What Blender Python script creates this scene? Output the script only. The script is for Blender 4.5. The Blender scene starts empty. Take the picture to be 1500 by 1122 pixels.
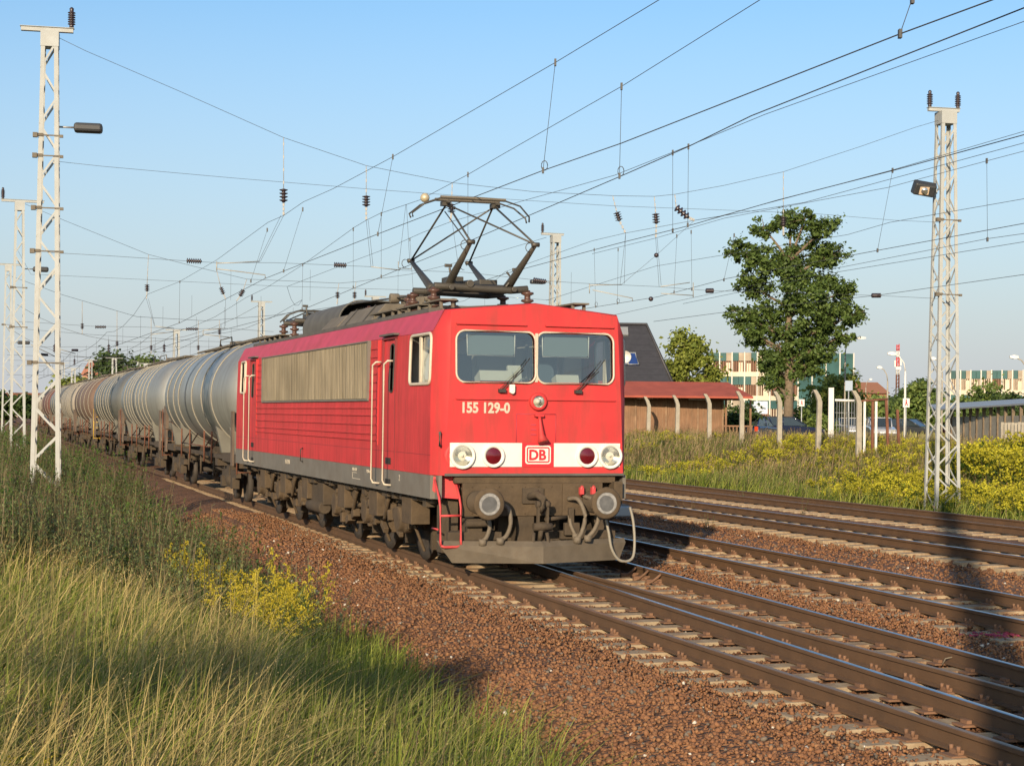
import bpy, math, random
import numpy as np
from mathutils import Vector, Matrix
from mathutils.geometry import tessellate_polygon
R_ = math.radians
scene = bpy.context.scene
# ------------------------------------------------------------------ camera
FPX, CH, ROLL, HZ = 2450.0, 2.30, 0.010, 606.3
cam_d = bpy.data.cameras.new("camera"); cam = bpy.data.objects.new("camera", cam_d)
scene.collection.objects.link(cam); scene.camera = cam
cam_d.sensor_width = 36; cam_d.lens = 36*FPX/1500; cam_d.clip_end = 6000; cam_d.clip_start = 0.1
cam_d.shift_y = (HZ-561)/1500
cam.location = (0, 0, CH)
cam.rotation_euler = (Matrix.Rotation(R_(90), 4, 'X') @ Matrix.Rotation(ROLL, 4, 'Z')).to_euler()
# ------------------------------------------------------------------ light
SUN_AZ = math.atan2(.2395, 1.0)          # light travels towards +y, slightly to +x
SUN_EL = R_(16.8)
w = bpy.data.worlds.new("World"); scene.world = w; w.use_nodes = True
nt = w.node_tree; bg = nt.nodes['Background']
sky = nt.nodes.new('ShaderNodeTexSky'); sky.sky_type = 'NISHITA'; sky.sun_disc = False
sky.sun_elevation = SUN_EL; sky.sun_rotation = math.pi + SUN_AZ
sky.air_density = 1.0; sky.dust_density = 1.5; sky.ozone_density = 3.5; sky.altitude = 50
tint = nt.nodes.new('ShaderNodeVectorMath'); tint.operation = 'MULTIPLY'; tint.inputs[1].default_value = (1.10, 1.16, 1.12)   # air colour of the evening
nt.links.new(sky.outputs[0], tint.inputs[0]); 
_tc = nt.nodes.new('ShaderNodeTexCoord'); _sp = nt.nodes.new('ShaderNodeSeparateXYZ'); nt.links.new(_tc.outputs['Generated'], _sp.inputs[0])
_mr = nt.nodes.new('ShaderNodeMapRange'); _mr.inputs[1].default_value = 0.0; _mr.inputs[2].default_value = .235; _mr.inputs[3].default_value = .92; _mr.inputs[4].default_value = 0.0; nt.links.new(_sp.outputs[2], _mr.inputs[0])
_mx = nt.nodes.new('ShaderNodeMix'); _mx.data_type = 'RGBA'; nt.links.new(_mr.outputs[0], _mx.inputs[0]); nt.links.new(tint.outputs[0], _mx.inputs[6]); _mx.inputs[7].default_value = (3.75, 3.85, 4.1, 1)   # pale haze low in the sky
nt.links.new(_mx.outputs[2], bg.inputs[0]); bg.inputs[1].default_value = 0.119
sd = bpy.data.lights.new("sun", 'SUN'); sun = bpy.data.objects.new("sun", sd); scene.collection.objects.link(sun)
sd.energy = 5.0; sd.angle = R_(0.5); sd.color = (1.0, 0.80, 0.56)
dvec = Vector((math.sin(SUN_AZ)*math.cos(SUN_EL), math.cos(SUN_AZ)*math.cos(SUN_EL), -math.sin(SUN_EL)))
sun.rotation_euler = dvec.to_track_quat('-Z', 'Y').to_euler(); sun.location = (-10, -20, 30)
vs = scene.view_settings; vs.view_transform = 'Standard'; vs.look = 'None'; vs.exposure = 0.42; vs.gamma = 1
vs.use_curve_mapping = False
# ------------------------------------------------------------------ helpers
_c, _s = math.cos(ROLL), math.sin(ROLL)
def ray(px, py):
    x, y = px-750, py-561
    return ((_c*x+_s*y)/FPX, 1.0, -(-_s*x+_c*y-(HZ-561))/FPX)
def at(px, py, Y): r = ray(px, py); return Vector((r[0]*Y, Y, CH+r[2]*Y))      # photo pixel at a known distance
def G(px, py, z=0.0):                                                            # photo pixel at a known height
    r = ray(px, py); t = (z-CH)/r[2]; return Vector((r[0]*t, t, z))
def PP(px, py, a, b):                                                            # photo pixel on a vertical plane through a, b
    r = ray(px, py); nx, ny = b[1]-a[1], -(b[0]-a[0])
    t = (a[0]*nx+a[1]*ny)/(r[0]*nx+r[1]*ny); return Vector((r[0]*t, t, CH+r[2]*t))
COL = scene.collection
def link(o, parent=None):
    COL.objects.link(o)
    if parent is not None: o.parent = parent
    return o
def tag(o, label=None, cat=None, group=None, kind=None):
    if label: o['label'] = label
    if cat: o['category'] = cat
    if group: o['group'] = group
    if kind: o['kind'] = kind
    return o
def empty(name, loc=(0, 0, 0), rz=0.0, label=None, cat=None, group=None):
    o = bpy.data.objects.new(name, None); o.empty_display_size = .3
    o.location = loc; o.rotation_euler = (0, 0, rz); COL.objects.link(o)
    return tag(o, label, cat, group)
def copy_tree(o, parent=None):
    c = o.copy(); COL.objects.link(c)
    if parent is not None:
        c.parent = parent
    for ch in list(o.children): copy_tree(ch, c)
    return c
class MB:
    def __init__(s): s.v = []; s.f = []; s.sm = []; s.pc = []
    def add(s, vs_, fs, smooth=False):
        s.pc.append((len(s.v), len(s.f))); o = len(s.v); s.v += [tuple(v) for v in vs_]; s.f += [tuple(i+o for i in f) for f in fs]; s.sm += [smooth]*len(fs); return s
    def box(s, c, d, rz=0, rx=0, ry=0, taper=1.0):
        M = Matrix.Translation(c) @ Matrix.Rotation(rz, 4, 'Z') @ Matrix.Rotation(ry, 4, 'Y') @ Matrix.Rotation(rx, 4, 'X')
        P = []
        for z in (-.5, .5):
            k = taper if z > 0 else 1
            for x, y in ((-.5, -.5), (.5, -.5), (.5, .5), (-.5, .5)): P.append(M @ Vector((x*d[0]*k, y*d[1]*k, z*d[2])))
        return s.add(P, [(3, 2, 1, 0), (4, 5, 6, 7), (0, 1, 5, 4), (1, 2, 6, 5), (2, 3, 7, 6), (3, 0, 4, 7)])
    def bb(s, a, b):   # box from corner to corner
        return s.box([(a[i]+b[i])/2 for i in range(3)], [abs(b[i]-a[i]) for i in range(3)])
    def tube(s, pts, r, n=6, closed=False, caps=True, r2=None, smooth=True):
        pts = [Vector(p) for p in pts]; N = len(pts)
        rs = r if isinstance(r, (list, tuple)) else [r + ((r2-r)*i/(N-1) if r2 is not None else 0) for i in range(N)]
        o = len(s.v); ref = None
        for i, p in enumerate(pts):
            if closed: t = pts[(i+1) % N]-pts[i-1]
            else: t = pts[min(i+1, N-1)]-pts[max(i-1, 0)]
            t = t.normalized() if t.length > 1e-9 else Vector((0, 0, 1))
            if ref is None: ref = Vector((0, 0, 1)) if abs(t.z) < .9 else Vector((1, 0, 0))
            u = t.cross(ref); u = u.normalized() if u.length > 1e-6 else t.orthogonal().normalized()
            vv = t.cross(u)
            for k in range(n):
                a = 2*math.pi*k/n; s.v.append(tuple(p+(u*math.cos(a)+vv*math.sin(a))*rs[i]))
        M = N if closed else N-1
        for i in range(M):
            for k in range(n):
                a, b = o+i*n+k, o+i*n+(k+1) % n; c, d = o+((i+1) % N)*n+(k+1) % n, o+((i+1) % N)*n+k
                s.f.append((a, b, c, d)); s.sm.append(smooth)
        if caps and not closed:
            s.f.append(tuple(o+k for k in reversed(range(n)))); s.f.append(tuple(o+(N-1)*n+k for k in range(n))); s.sm += [False, False]
        return s
    def cyl(s, a, b, r, n=20, r2=None, smooth=True): return s.tube([a, b], r, n, r2=r2, smooth=smooth)
    def lathe(s, prof, M, n=24, smooth=True, caps=True):   # prof: (axial, radius) along local Z of M
        o = len(s.v)
        for (a, r) in prof:
            for k in range(n):
                t = 2*math.pi*k/n; s.v.append(tuple(M @ Vector((r*math.cos(t), r*math.sin(t), a))))
        for i in range(len(prof)-1):
            for k in range(n):
                s.f.append((o+i*n+k, o+i*n+(k+1) % n, o+(i+1)*n+(k+1) % n, o+(i+1)*n+k)); s.sm.append(smooth)
        if caps:
            s.f.append(tuple(o+k for k in reversed(range(n)))); s.f.append(tuple(o+(len(prof)-1)*n+k for k in range(n))); s.sm += [False]*2
        return s
    def poly(s, loops, tf, thick=None):
        """flat polygon with holes; loops in 2D, tf maps (u,v)->3D"""
        flat = [p for L in loops for p in L]
        tr = tessellate_polygon([[Vector((p[0], p[1], 0)) for p in L] for L in loops])
        o = len(s.v); s.v += [tuple(tf(*p)) for p in flat]
        for t in tr: s.f.append(tuple(o+i for i in t)); s.sm.append(False)
        return s
    def loft(s, rings, closed=True, smooth=False, capa=False, capb=False):
        n = len(rings[0]); o = len(s.v)
        for r in rings: s.v += [tuple(p) for p in r]
        for i in range(len(rings)-1):
            for k in range(n if closed else n-1):
                s.f.append((o+i*n+k, o+i*n+(k+1) % n, o+(i+1)*n+(k+1) % n, o+(i+1)*n+k)); s.sm.append(smooth)
        if capa: s.f.append(tuple(o+k for k in reversed(range(n)))); s.sm.append(False)
        if capb: s.f.append(tuple(o+(len(rings)-1)*n+k for k in range(n))); s.sm.append(False)
        return s
    def build_each(s, name, mat, parent=None, bevel=0):       # every added piece becomes an object of its own
        out = []; pc = s.pc+[(len(s.v), len(s.f))]
        for (a, fa), (b, fb) in zip(pc[:-1], pc[1:]):
            q = MB(); q.v = s.v[a:b]; q.f = [tuple(i-a for i in f) for f in s.f[fa:fb]]; q.sm = s.sm[fa:fb]; out.append(q.build(name, mat, parent, bevel))
        return out
    def build(s, name, mat, parent=None, bevel=0, fixn=True):
        me = bpy.data.meshes.new(name); me.from_pydata(s.v, [], s.f)
        me.polygons.foreach_set('use_smooth', s.sm); me.materials.append(mat)
        if fixn:
            import bmesh
            b = bmesh.new(); b.from_mesh(me); bmesh.ops.recalc_face_normals(b, faces=b.faces); b.to_mesh(me); b.free()
        me.update()
        o = link(bpy.data.objects.new(name, me), parent)
        if bevel:
            m = o.modifiers.new('bevel', 'BEVEL'); m.width = bevel; m.segments = 2; m.limit_method = 'ANGLE'
        return o
def npmesh(name, V, F3=None, F4=None, col=None, mat=None, parent=None):
    """fast mesh from numpy arrays: triangles F3 and quads F4, col per vertex"""
    me = bpy.data.meshes.new(name); V = np.ascontiguousarray(V, dtype=np.float32)
    F3 = np.zeros((0, 3), np.int32) if F3 is None else F3; F4 = np.zeros((0, 4), np.int32) if F4 is None else F4
    me.vertices.add(len(V)); me.vertices.foreach_set('co', V.ravel())
    nl = F3.size+F4.size; me.loops.add(nl); me.loops.foreach_set('vertex_index', np.concatenate([F3.ravel(), F4.ravel()]).astype(np.int32))
    npoly = len(F3)+len(F4); me.polygons.add(npoly)
    st = np.concatenate([np.arange(len(F3))*3, len(F3)*3+np.arange(len(F4))*4]).astype(np.int32)
    me.polygons.foreach_set('loop_start', st)
    try: me.polygons.foreach_set('loop_total', np.concatenate([np.full(len(F3), 3), np.full(len(F4), 4)]).astype(np.int32))
    except Exception: pass
    if col is not None:
        a = me.color_attributes.new('Col', 'FLOAT_COLOR', 'POINT')
        c = np.ones((len(V), 4), np.float32); c[:, :3] = col; a.data.foreach_set('color', c.ravel())
    me.update(calc_edges=True); me.validate()
    if mat: me.materials.append(mat)
    return link(bpy.data.objects.new(name, me), parent)
# ------------------------------------------------------------------ materials
def mat(name, col, rough=.6, metal=0.0, var=0.0, vscale=3.0, dirt=None, dirt_amt=.0, dscale=2.0, bump=0.0, bscale=30.0, spec=.5, coat=0.0, emis=None, dstretch=(1, 1, 1)):
    m = bpy.data.materials.new(name); m.use_nodes = True; t = m.node_tree; N = t.nodes; Lk = t.links
    b = N['Principled BSDF']; b.inputs['Roughness'].default_value = rough; b.inputs['Metallic'].default_value = metal
    b.inputs['Base Color'].default_value = (*col, 1); b.inputs['Specular IOR Level'].default_value = spec
    b.inputs['Coat Weight'].default_value = coat
    tc = N.new('ShaderNodeTexCoord'); cur = None
    if var > 0:
        n = N.new('ShaderNodeTexNoise'); n.inputs['Scale'].default_value = vscale; n.inputs['Detail'].default_value = 6
        Lk.new(tc.outputs['Object'], n.inputs['Vector'])
        mr = N.new('ShaderNodeMapRange'); mr.inputs[1].default_value = .3; mr.inputs[2].default_value = .7
        mr.inputs[3].default_value = 1-var; mr.inputs[4].default_value = 1+var*.6; Lk.new(n.outputs[0], mr.inputs[0])
        mx = N.new('ShaderNodeVectorMath'); mx.operation = 'SCALE'; mx.inputs[0].default_value = col; Lk.new(mr.outputs[0], mx.inputs['Scale']); cur = mx.outputs[0]
    if dirt is not None:
        mp = N.new('ShaderNodeMapping'); mp.inputs['Scale'].default_value = dstretch; Lk.new(tc.outputs['Object'], mp.inputs[0])
        n = N.new('ShaderNodeTexNoise'); n.inputs['Scale'].default_value = dscale; n.inputs['Detail'].default_value = 8; n.inputs['Roughness'].default_value = .65
        Lk.new(mp.outputs[0], n.inputs['Vector'])
        mr = N.new('ShaderNodeMapRange'); mr.inputs[1].default_value = .45; mr.inputs[2].default_value = .75; mr.inputs[3].default_value = dirt_amt*.25; mr.inputs[4].default_value = dirt_amt
        Lk.new(n.outputs[0], mr.inputs[0])
        mx = N.new('ShaderNodeMix'); mx.data_type = 'RGBA'; Lk.new(mr.outputs[0], mx.inputs[0]); mx.inputs[7].default_value = (*dirt, 1)
        if cur is not None: Lk.new(cur, mx.inputs[6])
        else: mx.inputs[6].default_value = (*col, 1)
        cur = mx.outputs[2]
        rr = N.new('ShaderNodeMapRange'); rr.inputs[3].default_value = rough; rr.inputs[4].default_value = min(1, rough+.35); Lk.new(mr.outputs[0], rr.inputs[0]); Lk.new(rr.outputs[0], b.inputs['Roughness'])
    if cur is not None: Lk.new(cur, b.inputs['Base Color'])
    if bump > 0:
        n = N.new('ShaderNodeTexNoise'); n.inputs['Scale'].default_value = bscale; n.inputs['Detail'].default_value = 6; Lk.new(tc.outputs['Object'], n.inputs['Vector'])
        bp = N.new('ShaderNodeBump'); bp.inputs['Strength'].default_value = bump; bp.inputs['Distance'].default_value = .02; Lk.new(n.outputs[0], bp.inputs['Height']); Lk.new(bp.outputs[0], b.inputs['Normal'])
    if emis: b.inputs['Emission Color'].default_value = (*emis[:3], 1); b.inputs['Emission Strength'].default_value = emis[3]
    return m
def leafmat(name, trans=.35, rough=.6):
    m = bpy.data.materials.new(name); m.use_nodes = True; t = m.node_tree; N = t.nodes; Lk = t.links
    b = N['Principled BSDF']; a = N.new('ShaderNodeAttribute'); a.attribute_name = 'Col'
    Lk.new(a.outputs[0], b.inputs['Base Color']); b.inputs['Roughness'].default_value = rough; b.inputs['Specular IOR Level'].default_value = .3
    tr = N.new('ShaderNodeBsdfTranslucent'); Lk.new(a.outputs[0], tr.inputs[0])
    mx = N.new('ShaderNodeMixShader'); mx.inputs[0].default_value = trans; Lk.new(b.outputs[0], mx.inputs[1]); Lk.new(tr.outputs[0], mx.inputs[2])
    Lk.new(mx.outputs[0], N['Material Output'].inputs[0]); return m
M_RED = mat('loco_red', (.55, .032, .036), rough=.5, var=.16, vscale=1.6, dirt=(.22, .045, .035), dirt_amt=.7, dscale=4.0, spec=.35, dstretch=(1.4, 1.4, .22), bump=.03, bscale=6)
M_REDROOF = mat('sky_tinted_red', (.45, .035, .07), rough=.5, var=.15, dirt=(.22, .06, .06), dirt_amt=.5, dscale=2.5, dstretch=(1, .6, 1))  # pinkish tone paints in the reflected sky, grime laid over it
M_SKIRT = mat('skirt_grey', (.155, .145, .125), rough=.6, var=.15, dirt=(.10, .07, .045), dirt_amt=.5, dscale=2)
M_WHITE = mat('band_white', (.66, .645, .60), rough=.5, dirt=(.42, .36, .28), dirt_amt=.28, dscale=6)
M_CREAM = mat('handrail_cream', (.50, .45, .36), rough=.5, dirt=(.3, .2, .12), dirt_amt=.3, dscale=6)
M_LOGO = mat('logo_red', (.62, .02, .03), rough=.5)
M_UNDER = mat('underframe_grime', (.062, .044, .026), rough=.85, var=.35, vscale=4, dirt=(.055, .042, .03), dirt_amt=.7, dscale=6, bump=.4, bscale=25)
M_UNDER2 = mat('dusty_brown_metal', (.088, .060, .033), rough=.85, var=.3, vscale=5, dirt=(.05, .034, .02), dirt_amt=.6, dscale=7, bump=.4, bscale=25)
M_PLOW = mat('plow_grey', (.105, .086, .062), rough=.75, var=.25, vscale=5, dirt=(.10, .075, .05), dirt_amt=.6, dscale=12, bump=.2)
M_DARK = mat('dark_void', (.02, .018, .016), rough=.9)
M_BLACK = mat('black_rubber', (.035, .033, .03), rough=.7, var=.2)
M_HOSE = mat('hose', (.13, .105, .075), rough=.75, var=.2, vscale=20)
M_BUFF = mat('buffer_face', (.10, .10, .10), rough=.45, metal=.3, var=.3, vscale=8, dirt=(.3, .3, .29), dirt_amt=.4, dscale=7)
M_GREASE = mat('buffer_grease_ring', (.24, .235, .225), rough=.6, var=.3, vscale=30)
M_ROOFGEAR = mat('roof_gear', (.14, .12, .09), rough=.7, var=.25, dirt=(.07, .055, .04), dirt_amt=.5, dscale=4)
M_ROOFDARK = mat('roof_dark', (.09, .085, .075), rough=.7, var=.25)
M_INSRED = mat('insulator_brown', (.085, .045, .035), rough=.35, var=.2)
M_PANTO = mat('panto_steel', (.07, .062, .05), rough=.5, metal=.3, var=.2)
M_STEPRED = mat('step_red', (.55, .04, .05), rough=.5, dirt=(.2, .08, .05), dirt_amt=.5)
M_SEAT = mat('cab_seat', (.05, .08, .11), rough=.8)
M_CABIN = mat('cab_lining', (.40, .41, .37), rough=.8)
M_BLIND = mat('sun_blind', (.115, .15, .16), rough=.6)
M_CHROME = mat('lamp_reflector', (.8, .78, .72), rough=.15, metal=.9)
def glassmat(name, tint, mixf, rough=.02):
    m = bpy.data.materials.new(name); m.use_nodes = True; t = m.node_tree; N = t.nodes; Lk = t.links
    g = N.new('ShaderNodeBsdfGlossy'); g.inputs['Roughness'].default_value = rough; g.inputs[0].default_value = (.9, .93, .95, 1)
    tr = N.new('ShaderNodeBsdfTransparent'); tr.inputs[0].default_value = (*tint, 1)
    lw = N.new('ShaderNodeFresnel'); lw.inputs[0].default_value = 1.5
    ad = N.new('ShaderNodeMath'); ad.inputs[1].default_value = mixf; Lk.new(lw.outputs[0], ad.inputs[0])
    mx = N.new('ShaderNodeMixShader'); Lk.new(ad.outputs[0], mx.inputs[0]); Lk.new(tr.outputs[0], mx.inputs[1]); Lk.new(g.outputs[0], mx.inputs[2])
    Lk.new(mx.outputs[0], N['Material Output'].inputs[0]); return m
M_GLASS = glassmat('window_glass', (.80, .86, .84), .15)
M_LENS = glassmat('lamp_lens', (.95, .95, .9), .10, .1)
M_REDLENS = mat('red_lens', (.10, .004, .008), rough=.12, spec=.8)
M_RAILSIDE = mat('rail_rust', (.105, .056, .026), rough=.75, var=.2, vscale=3, dirt=(.07, .042, .025), dirt_amt=.5, dscale=8, bump=.1)
M_RAILTOP = mat('rail_polished', (.36, .36, .38), rough=.3, metal=1.0, var=.15, vscale=5)
M_RAILDULL = mat('rail_dull_top', (.24, .16, .10), rough=.5, metal=.4, var=.15, vscale=5)
M_SLEEPER = mat('sleeper', (.40, .325, .21), rough=.9, var=.25, vscale=2.5, dirt=(.15, .07, .03), dirt_amt=1.0, dscale=3.2, bump=.4, bscale=20)
M_FAST = mat('rusty_fastening', (.17, .09, .05), rough=.85, var=.3, vscale=3)
M_MAST = mat('mast_paint', (.35, .37, .365), rough=.6, var=.10, vscale=3, dirt=(.30, .27, .22), dirt_amt=.35, dscale=5)
M_WHEEL = mat('wheel_dark', (.045, .036, .028), rough=.8, var=.3)
M_WIRE = mat('wire', (.05, .05, .05), rough=.6)
M_WIREL = mat('wire_light', (.30, .29, .27), rough=.6)
M_PORC = mat('porcelain_dark', (.035, .025, .03), rough=.3)
M_ARM = mat('arm_alu', (.34, .325, .28), rough=.5, metal=.3)
M_LEAF = leafmat('foliage', .25)
M_GRASS = leafmat('grass', .35)
M_BARK = mat('bark', (.16, .12, .08), rough=.9, var=.3, vscale=4, bump=.5, bscale=12)
M_CONC = mat('concrete', (.31, .28, .225), rough=.9, var=.2, vscale=5, bump=.3)
M_RUST = mat('rust', (.14, .055, .03), rough=.9, var=.3)
M_WPAINT = mat('white_paint', (.62, .61, .58), rough=.6, dirt=(.4, .36, .3), dirt_amt=.3)
M_GREYMET = mat('grey_metal', (.32, .33, .33), rough=.5, metal=.4)
# ------------------------------------------------------------------ track layout (world metres, rail top = 0)
TH = math.atan(.326)                                   # heading of the yard
def c1(y): return 8.17-.326*y
def c2(y): return 8.31-.278*y if y < 48 else 8.31-.278*48-.32*(y-48)
def c3(y): return 12.64-.312*y
def c4(y): return 18.18-.315*y
def c5(y): return 23.30-.330*y
def L1(x, y): return (x-c1(y))*.951
def pt(c, y, l, z=0.0):
    d = (c(y+.5)-c(y-.5)); n = Vector((1, -d, 0)).normalized(); return Vector((c(y), y, 0))+n*l+Vector((0, 0, z))
def ss(t): t = np.clip(t, 0, 1); return t*t*(3-2*t)
rng = np.random.default_rng(7)
def nz(x, y, s, seed=0):                                # cheap smooth noise
    return (np.sin(x*s*1.3+seed)+np.sin(y*s*1.1+seed*2.1+np.sin(x*s*.7))+np.sin((x+y)*s*.9+seed*.7))/3
def hground(x, y):
    l = (x-(8.17-.326*y))*.951
    left = -.62+.75*ss((-3.6-l)/4.5)+.08*nz(x, y, .8)
    right = -.45+1.30*ss((l-18.2)/7.0)+.06*nz(x, y, .7, 3)
    return np.where(l < 6, left, right)
def hball(x, y):
    l = (x-(8.17-.326*y))*.951
    z = -.215+.012*nz(x, y, 2.2)+0*l
    z = np.where(l < -1.55, -.215-.62*ss((-1.55-l)/3.4)*1.12+.03*nz(x, y, 1.3, 2), z)
    z = z+.05*np.where((l > -1.9) & (l < -1.0), 1, 0)*ss((y-33)/6)
    gap = np.exp(-((l-8.9)/1.3)**2)*(-.05)
    z = z+gap+np.where(l > 16.2, -.45*ss((l-16.2)/2.0), 0)
    return z
def grid_mesh(name, ls, ys, hf, m, dz=0):
    Lg, Yg = np.meshgrid(ls, ys); X = (8.17-.326*Yg)+Lg/.951; Z = hf(X, Yg)+dz
    V = np.stack([X, Yg, Z], -1).reshape(-1, 3); nl, ny = len(ls), len(ys)
    i = np.arange(ny-1)[:, None]*nl+np.arange(nl-1)[None, :]; i = i.ravel()
    F = np.stack([i, i+1, i+1+nl, i+nl], -1)
    o = npmesh(name, V, None, F, mat=m); o.data.polygons.foreach_set('use_smooth', [True]*len(F)); return o
def groundmat():
    m = bpy.data.materials.new('soil'); m.use_nodes = True; t = m.node_tree; N = t.nodes; Lk = t.links; b = N['Principled BSDF']; b.inputs['Roughness'].default_value = .95
    tc = N.new('ShaderNodeTexCoord'); n = N.new('ShaderNodeTexNoise'); n.inputs['Scale'].default_value = .35; n.inputs['Detail'].default_value = 9; n.inputs['Roughness'].default_value = .7
    Lk.new(tc.outputs['Object'], n.inputs[0]); r = N.new('ShaderNodeValToRGB'); e = r.color_ramp.elements
    e[0].position = .3; e[0].color = (.045, .06, .018, 1); e[1].position = .7; e[1].color = (.16, .14, .055, 1)
    k = e.new(.5); k.color = (.09, .10, .03, 1); Lk.new(n.outputs[0], r.inputs[0]); Lk.new(r.outputs[0], b.inputs['Base Color'])
    n2 = N.new('ShaderNodeTexNoise'); n2.inputs['Scale'].default_value = 8; n2.inputs['Detail'].default_value = 8; Lk.new(tc.outputs['Object'], n2.inputs[0])
    bp = N.new('ShaderNodeBump'); bp.inputs['Distance'].default_value = .15; bp.inputs['Strength'].default_value = .8; Lk.new(n2.outputs[0], bp.inputs['Height']); Lk.new(bp.outputs[0], b.inputs['Normal']); return m
def ballastmat():
    m = bpy.data.materials.new('ballast'); m.use_nodes = True; t = m.node_tree; N = t.nodes; Lk = t.links; b = N['Principled BSDF']; b.inputs['Roughness'].default_value = .9
    tc = N.new('ShaderNodeTexCoord'); v = N.new('ShaderNodeTexVoronoi'); v.inputs['Scale'].default_value = 17; Lk.new(tc.outputs['Object'], v.inputs['Vector'])
    sep = N.new('ShaderNodeSeparateColor'); Lk.new(v.outputs['Color'], sep.inputs[0])
    r = N.new('ShaderNodeValToRGB'); e = r.color_ramp.elements
    e[0].position = 0; e[0].color = (.115, .050, .021, 1); e[1].position = 1; e[1].color = (.25, .118, .05, 1)
    k = e.new(.55); k.color = (.15, .064, .027, 1); k = e.new(.85); k.color = (.19, .084, .036, 1); Lk.new(sep.outputs[0], r.inputs[0])
    n = N.new('ShaderNodeTexNoise'); n.inputs['Scale'].default_value = .9; n.inputs['Detail'].default_value = 6; Lk.new(tc.outputs['Object'], n.inputs[0])
    mr = N.new('ShaderNodeMapRange'); mr.inputs[1].default_value = .35; mr.inputs[2].default_value = .65; mr.inputs[3].default_value = .75; mr.inputs[4].default_value = 1.15; Lk.new(n.outputs[0], mr.inputs[0])
    sc = N.new('ShaderNodeVectorMath'); sc.operation = 'SCALE'; Lk.new(r.outputs[0], sc.inputs[0]); Lk.new(mr.outputs[0], sc.inputs['Scale']); Lk.new(sc.outputs[0], b.inputs['Base Color'])
    inv = N.new('ShaderNodeMath'); inv.operation = 'MULTIPLY'; inv.inputs[1].default_value = -1; Lk.new(v.outputs['Distance'], inv.inputs[0])
    bp = N.new('ShaderNodeBump'); bp.inputs['Distance'].default_value = .05; bp.inputs['Strength'].default_value = 1; Lk.new(inv.outputs[0], bp.inputs['Height']); Lk.new(bp.outputs[0], b.inputs['Normal']); return m
M_SOIL = groundmat(); M_BALL = ballastmat()
ls = np.concatenate([np.linspace(-2500, -60, 14), np.linspace(-50, -12, 16), np.linspace(-11, -3, 28), np.linspace(-2, 15, 8), np.linspace(16, 30, 30), np.linspace(36, 2600, 20)])
ys = np.concatenate([np.linspace(-400, -20, 8), np.linspace(-15, 80, 110), np.linspace(90, 400, 30), np.linspace(500, 5000, 12)])
tag(grid_mesh('ground', ls, ys, hground, M_SOIL, -.02), kind='structure')
ls = np.concatenate([np.linspace(-4.4, -1.5, 16), np.linspace(-1.3, 18.6, 90)]); ys = np.concatenate([np.linspace(-30, 8, 20), np.linspace(8.4, 70, 220), np.linspace(72, 600, 60)])
tag(grid_mesh('ballast', ls, ys, hball, M_BALL), kind='structure')
# ---- stones
PH = (1+5**.5)/2
ICO = np.array([(-1, PH, 0), (1, PH, 0), (-1, -PH, 0), (1, -PH, 0), (0, -1, PH), (0, 1, PH), (0, -1, -PH), (0, 1, -PH), (PH, 0, -1), (PH, 0, 1), (-PH, 0, -1), (-PH, 0, 1)])/1.9
ICF = np.array([(0, 11, 5), (0, 5, 1), (0, 1, 7), (0, 7, 10), (0, 10, 11), (1, 5, 9), (5, 11, 4), (11, 10, 2), (10, 7, 6), (7, 1, 8), (3, 9, 4), (3, 4, 2), (3, 2, 6), (3, 6, 8), (3, 8, 9), (4, 9, 5), (2, 4, 11), (6, 2, 10), (8, 6, 7), (9, 8, 1)])
CUB = np.array([(-1, -1, -1), (1, -1, -1), (1, 1, -1), (-1, 1, -1), (-1, -1, 1), (1, -1, 1), (1, 1, 1), (-1, 1, 1)])*.62
CUF = np.array([(0, 2, 1), (0, 3, 2), (4, 5, 6), (4, 6, 7), (0, 1, 5), (0, 5, 4), (1, 2, 6), (1, 6, 5), (2, 3, 7), (2, 7, 6), (3, 0, 4), (3, 4, 7)])
def rotmats(n, r):
    a, b, c = r.random(n)*6.28, r.random(n)*6.28, r.random(n)*6.28; ca, sa, cb, sb, cc, sc = np.cos(a), np.sin(a), np.cos(b), np.sin(b), np.cos(c), np.sin(c)
    Rz = np.zeros((n, 3, 3)); Rz[:, 0, 0] = ca; Rz[:, 0, 1] = -sa; Rz[:, 1, 0] = sa; Rz[:, 1, 1] = ca; Rz[:, 2, 2] = 1
    Rx = np.zeros((n, 3, 3)); Rx[:, 1, 1] = cb; Rx[:, 1, 2] = -sb; Rx[:, 2, 1] = sb; Rx[:, 2, 2] = cb; Rx[:, 0, 0] = 1
    Rw = np.zeros((n, 3, 3)); Rw[:, 0, 0] = cc; Rw[:, 0, 1] = -sc; Rw[:, 1, 0] = sc; Rw[:, 1, 1] = cc; Rw[:, 2, 2] = 1
    return Rz @ Rx @ Rw
SLP = .62
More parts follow.
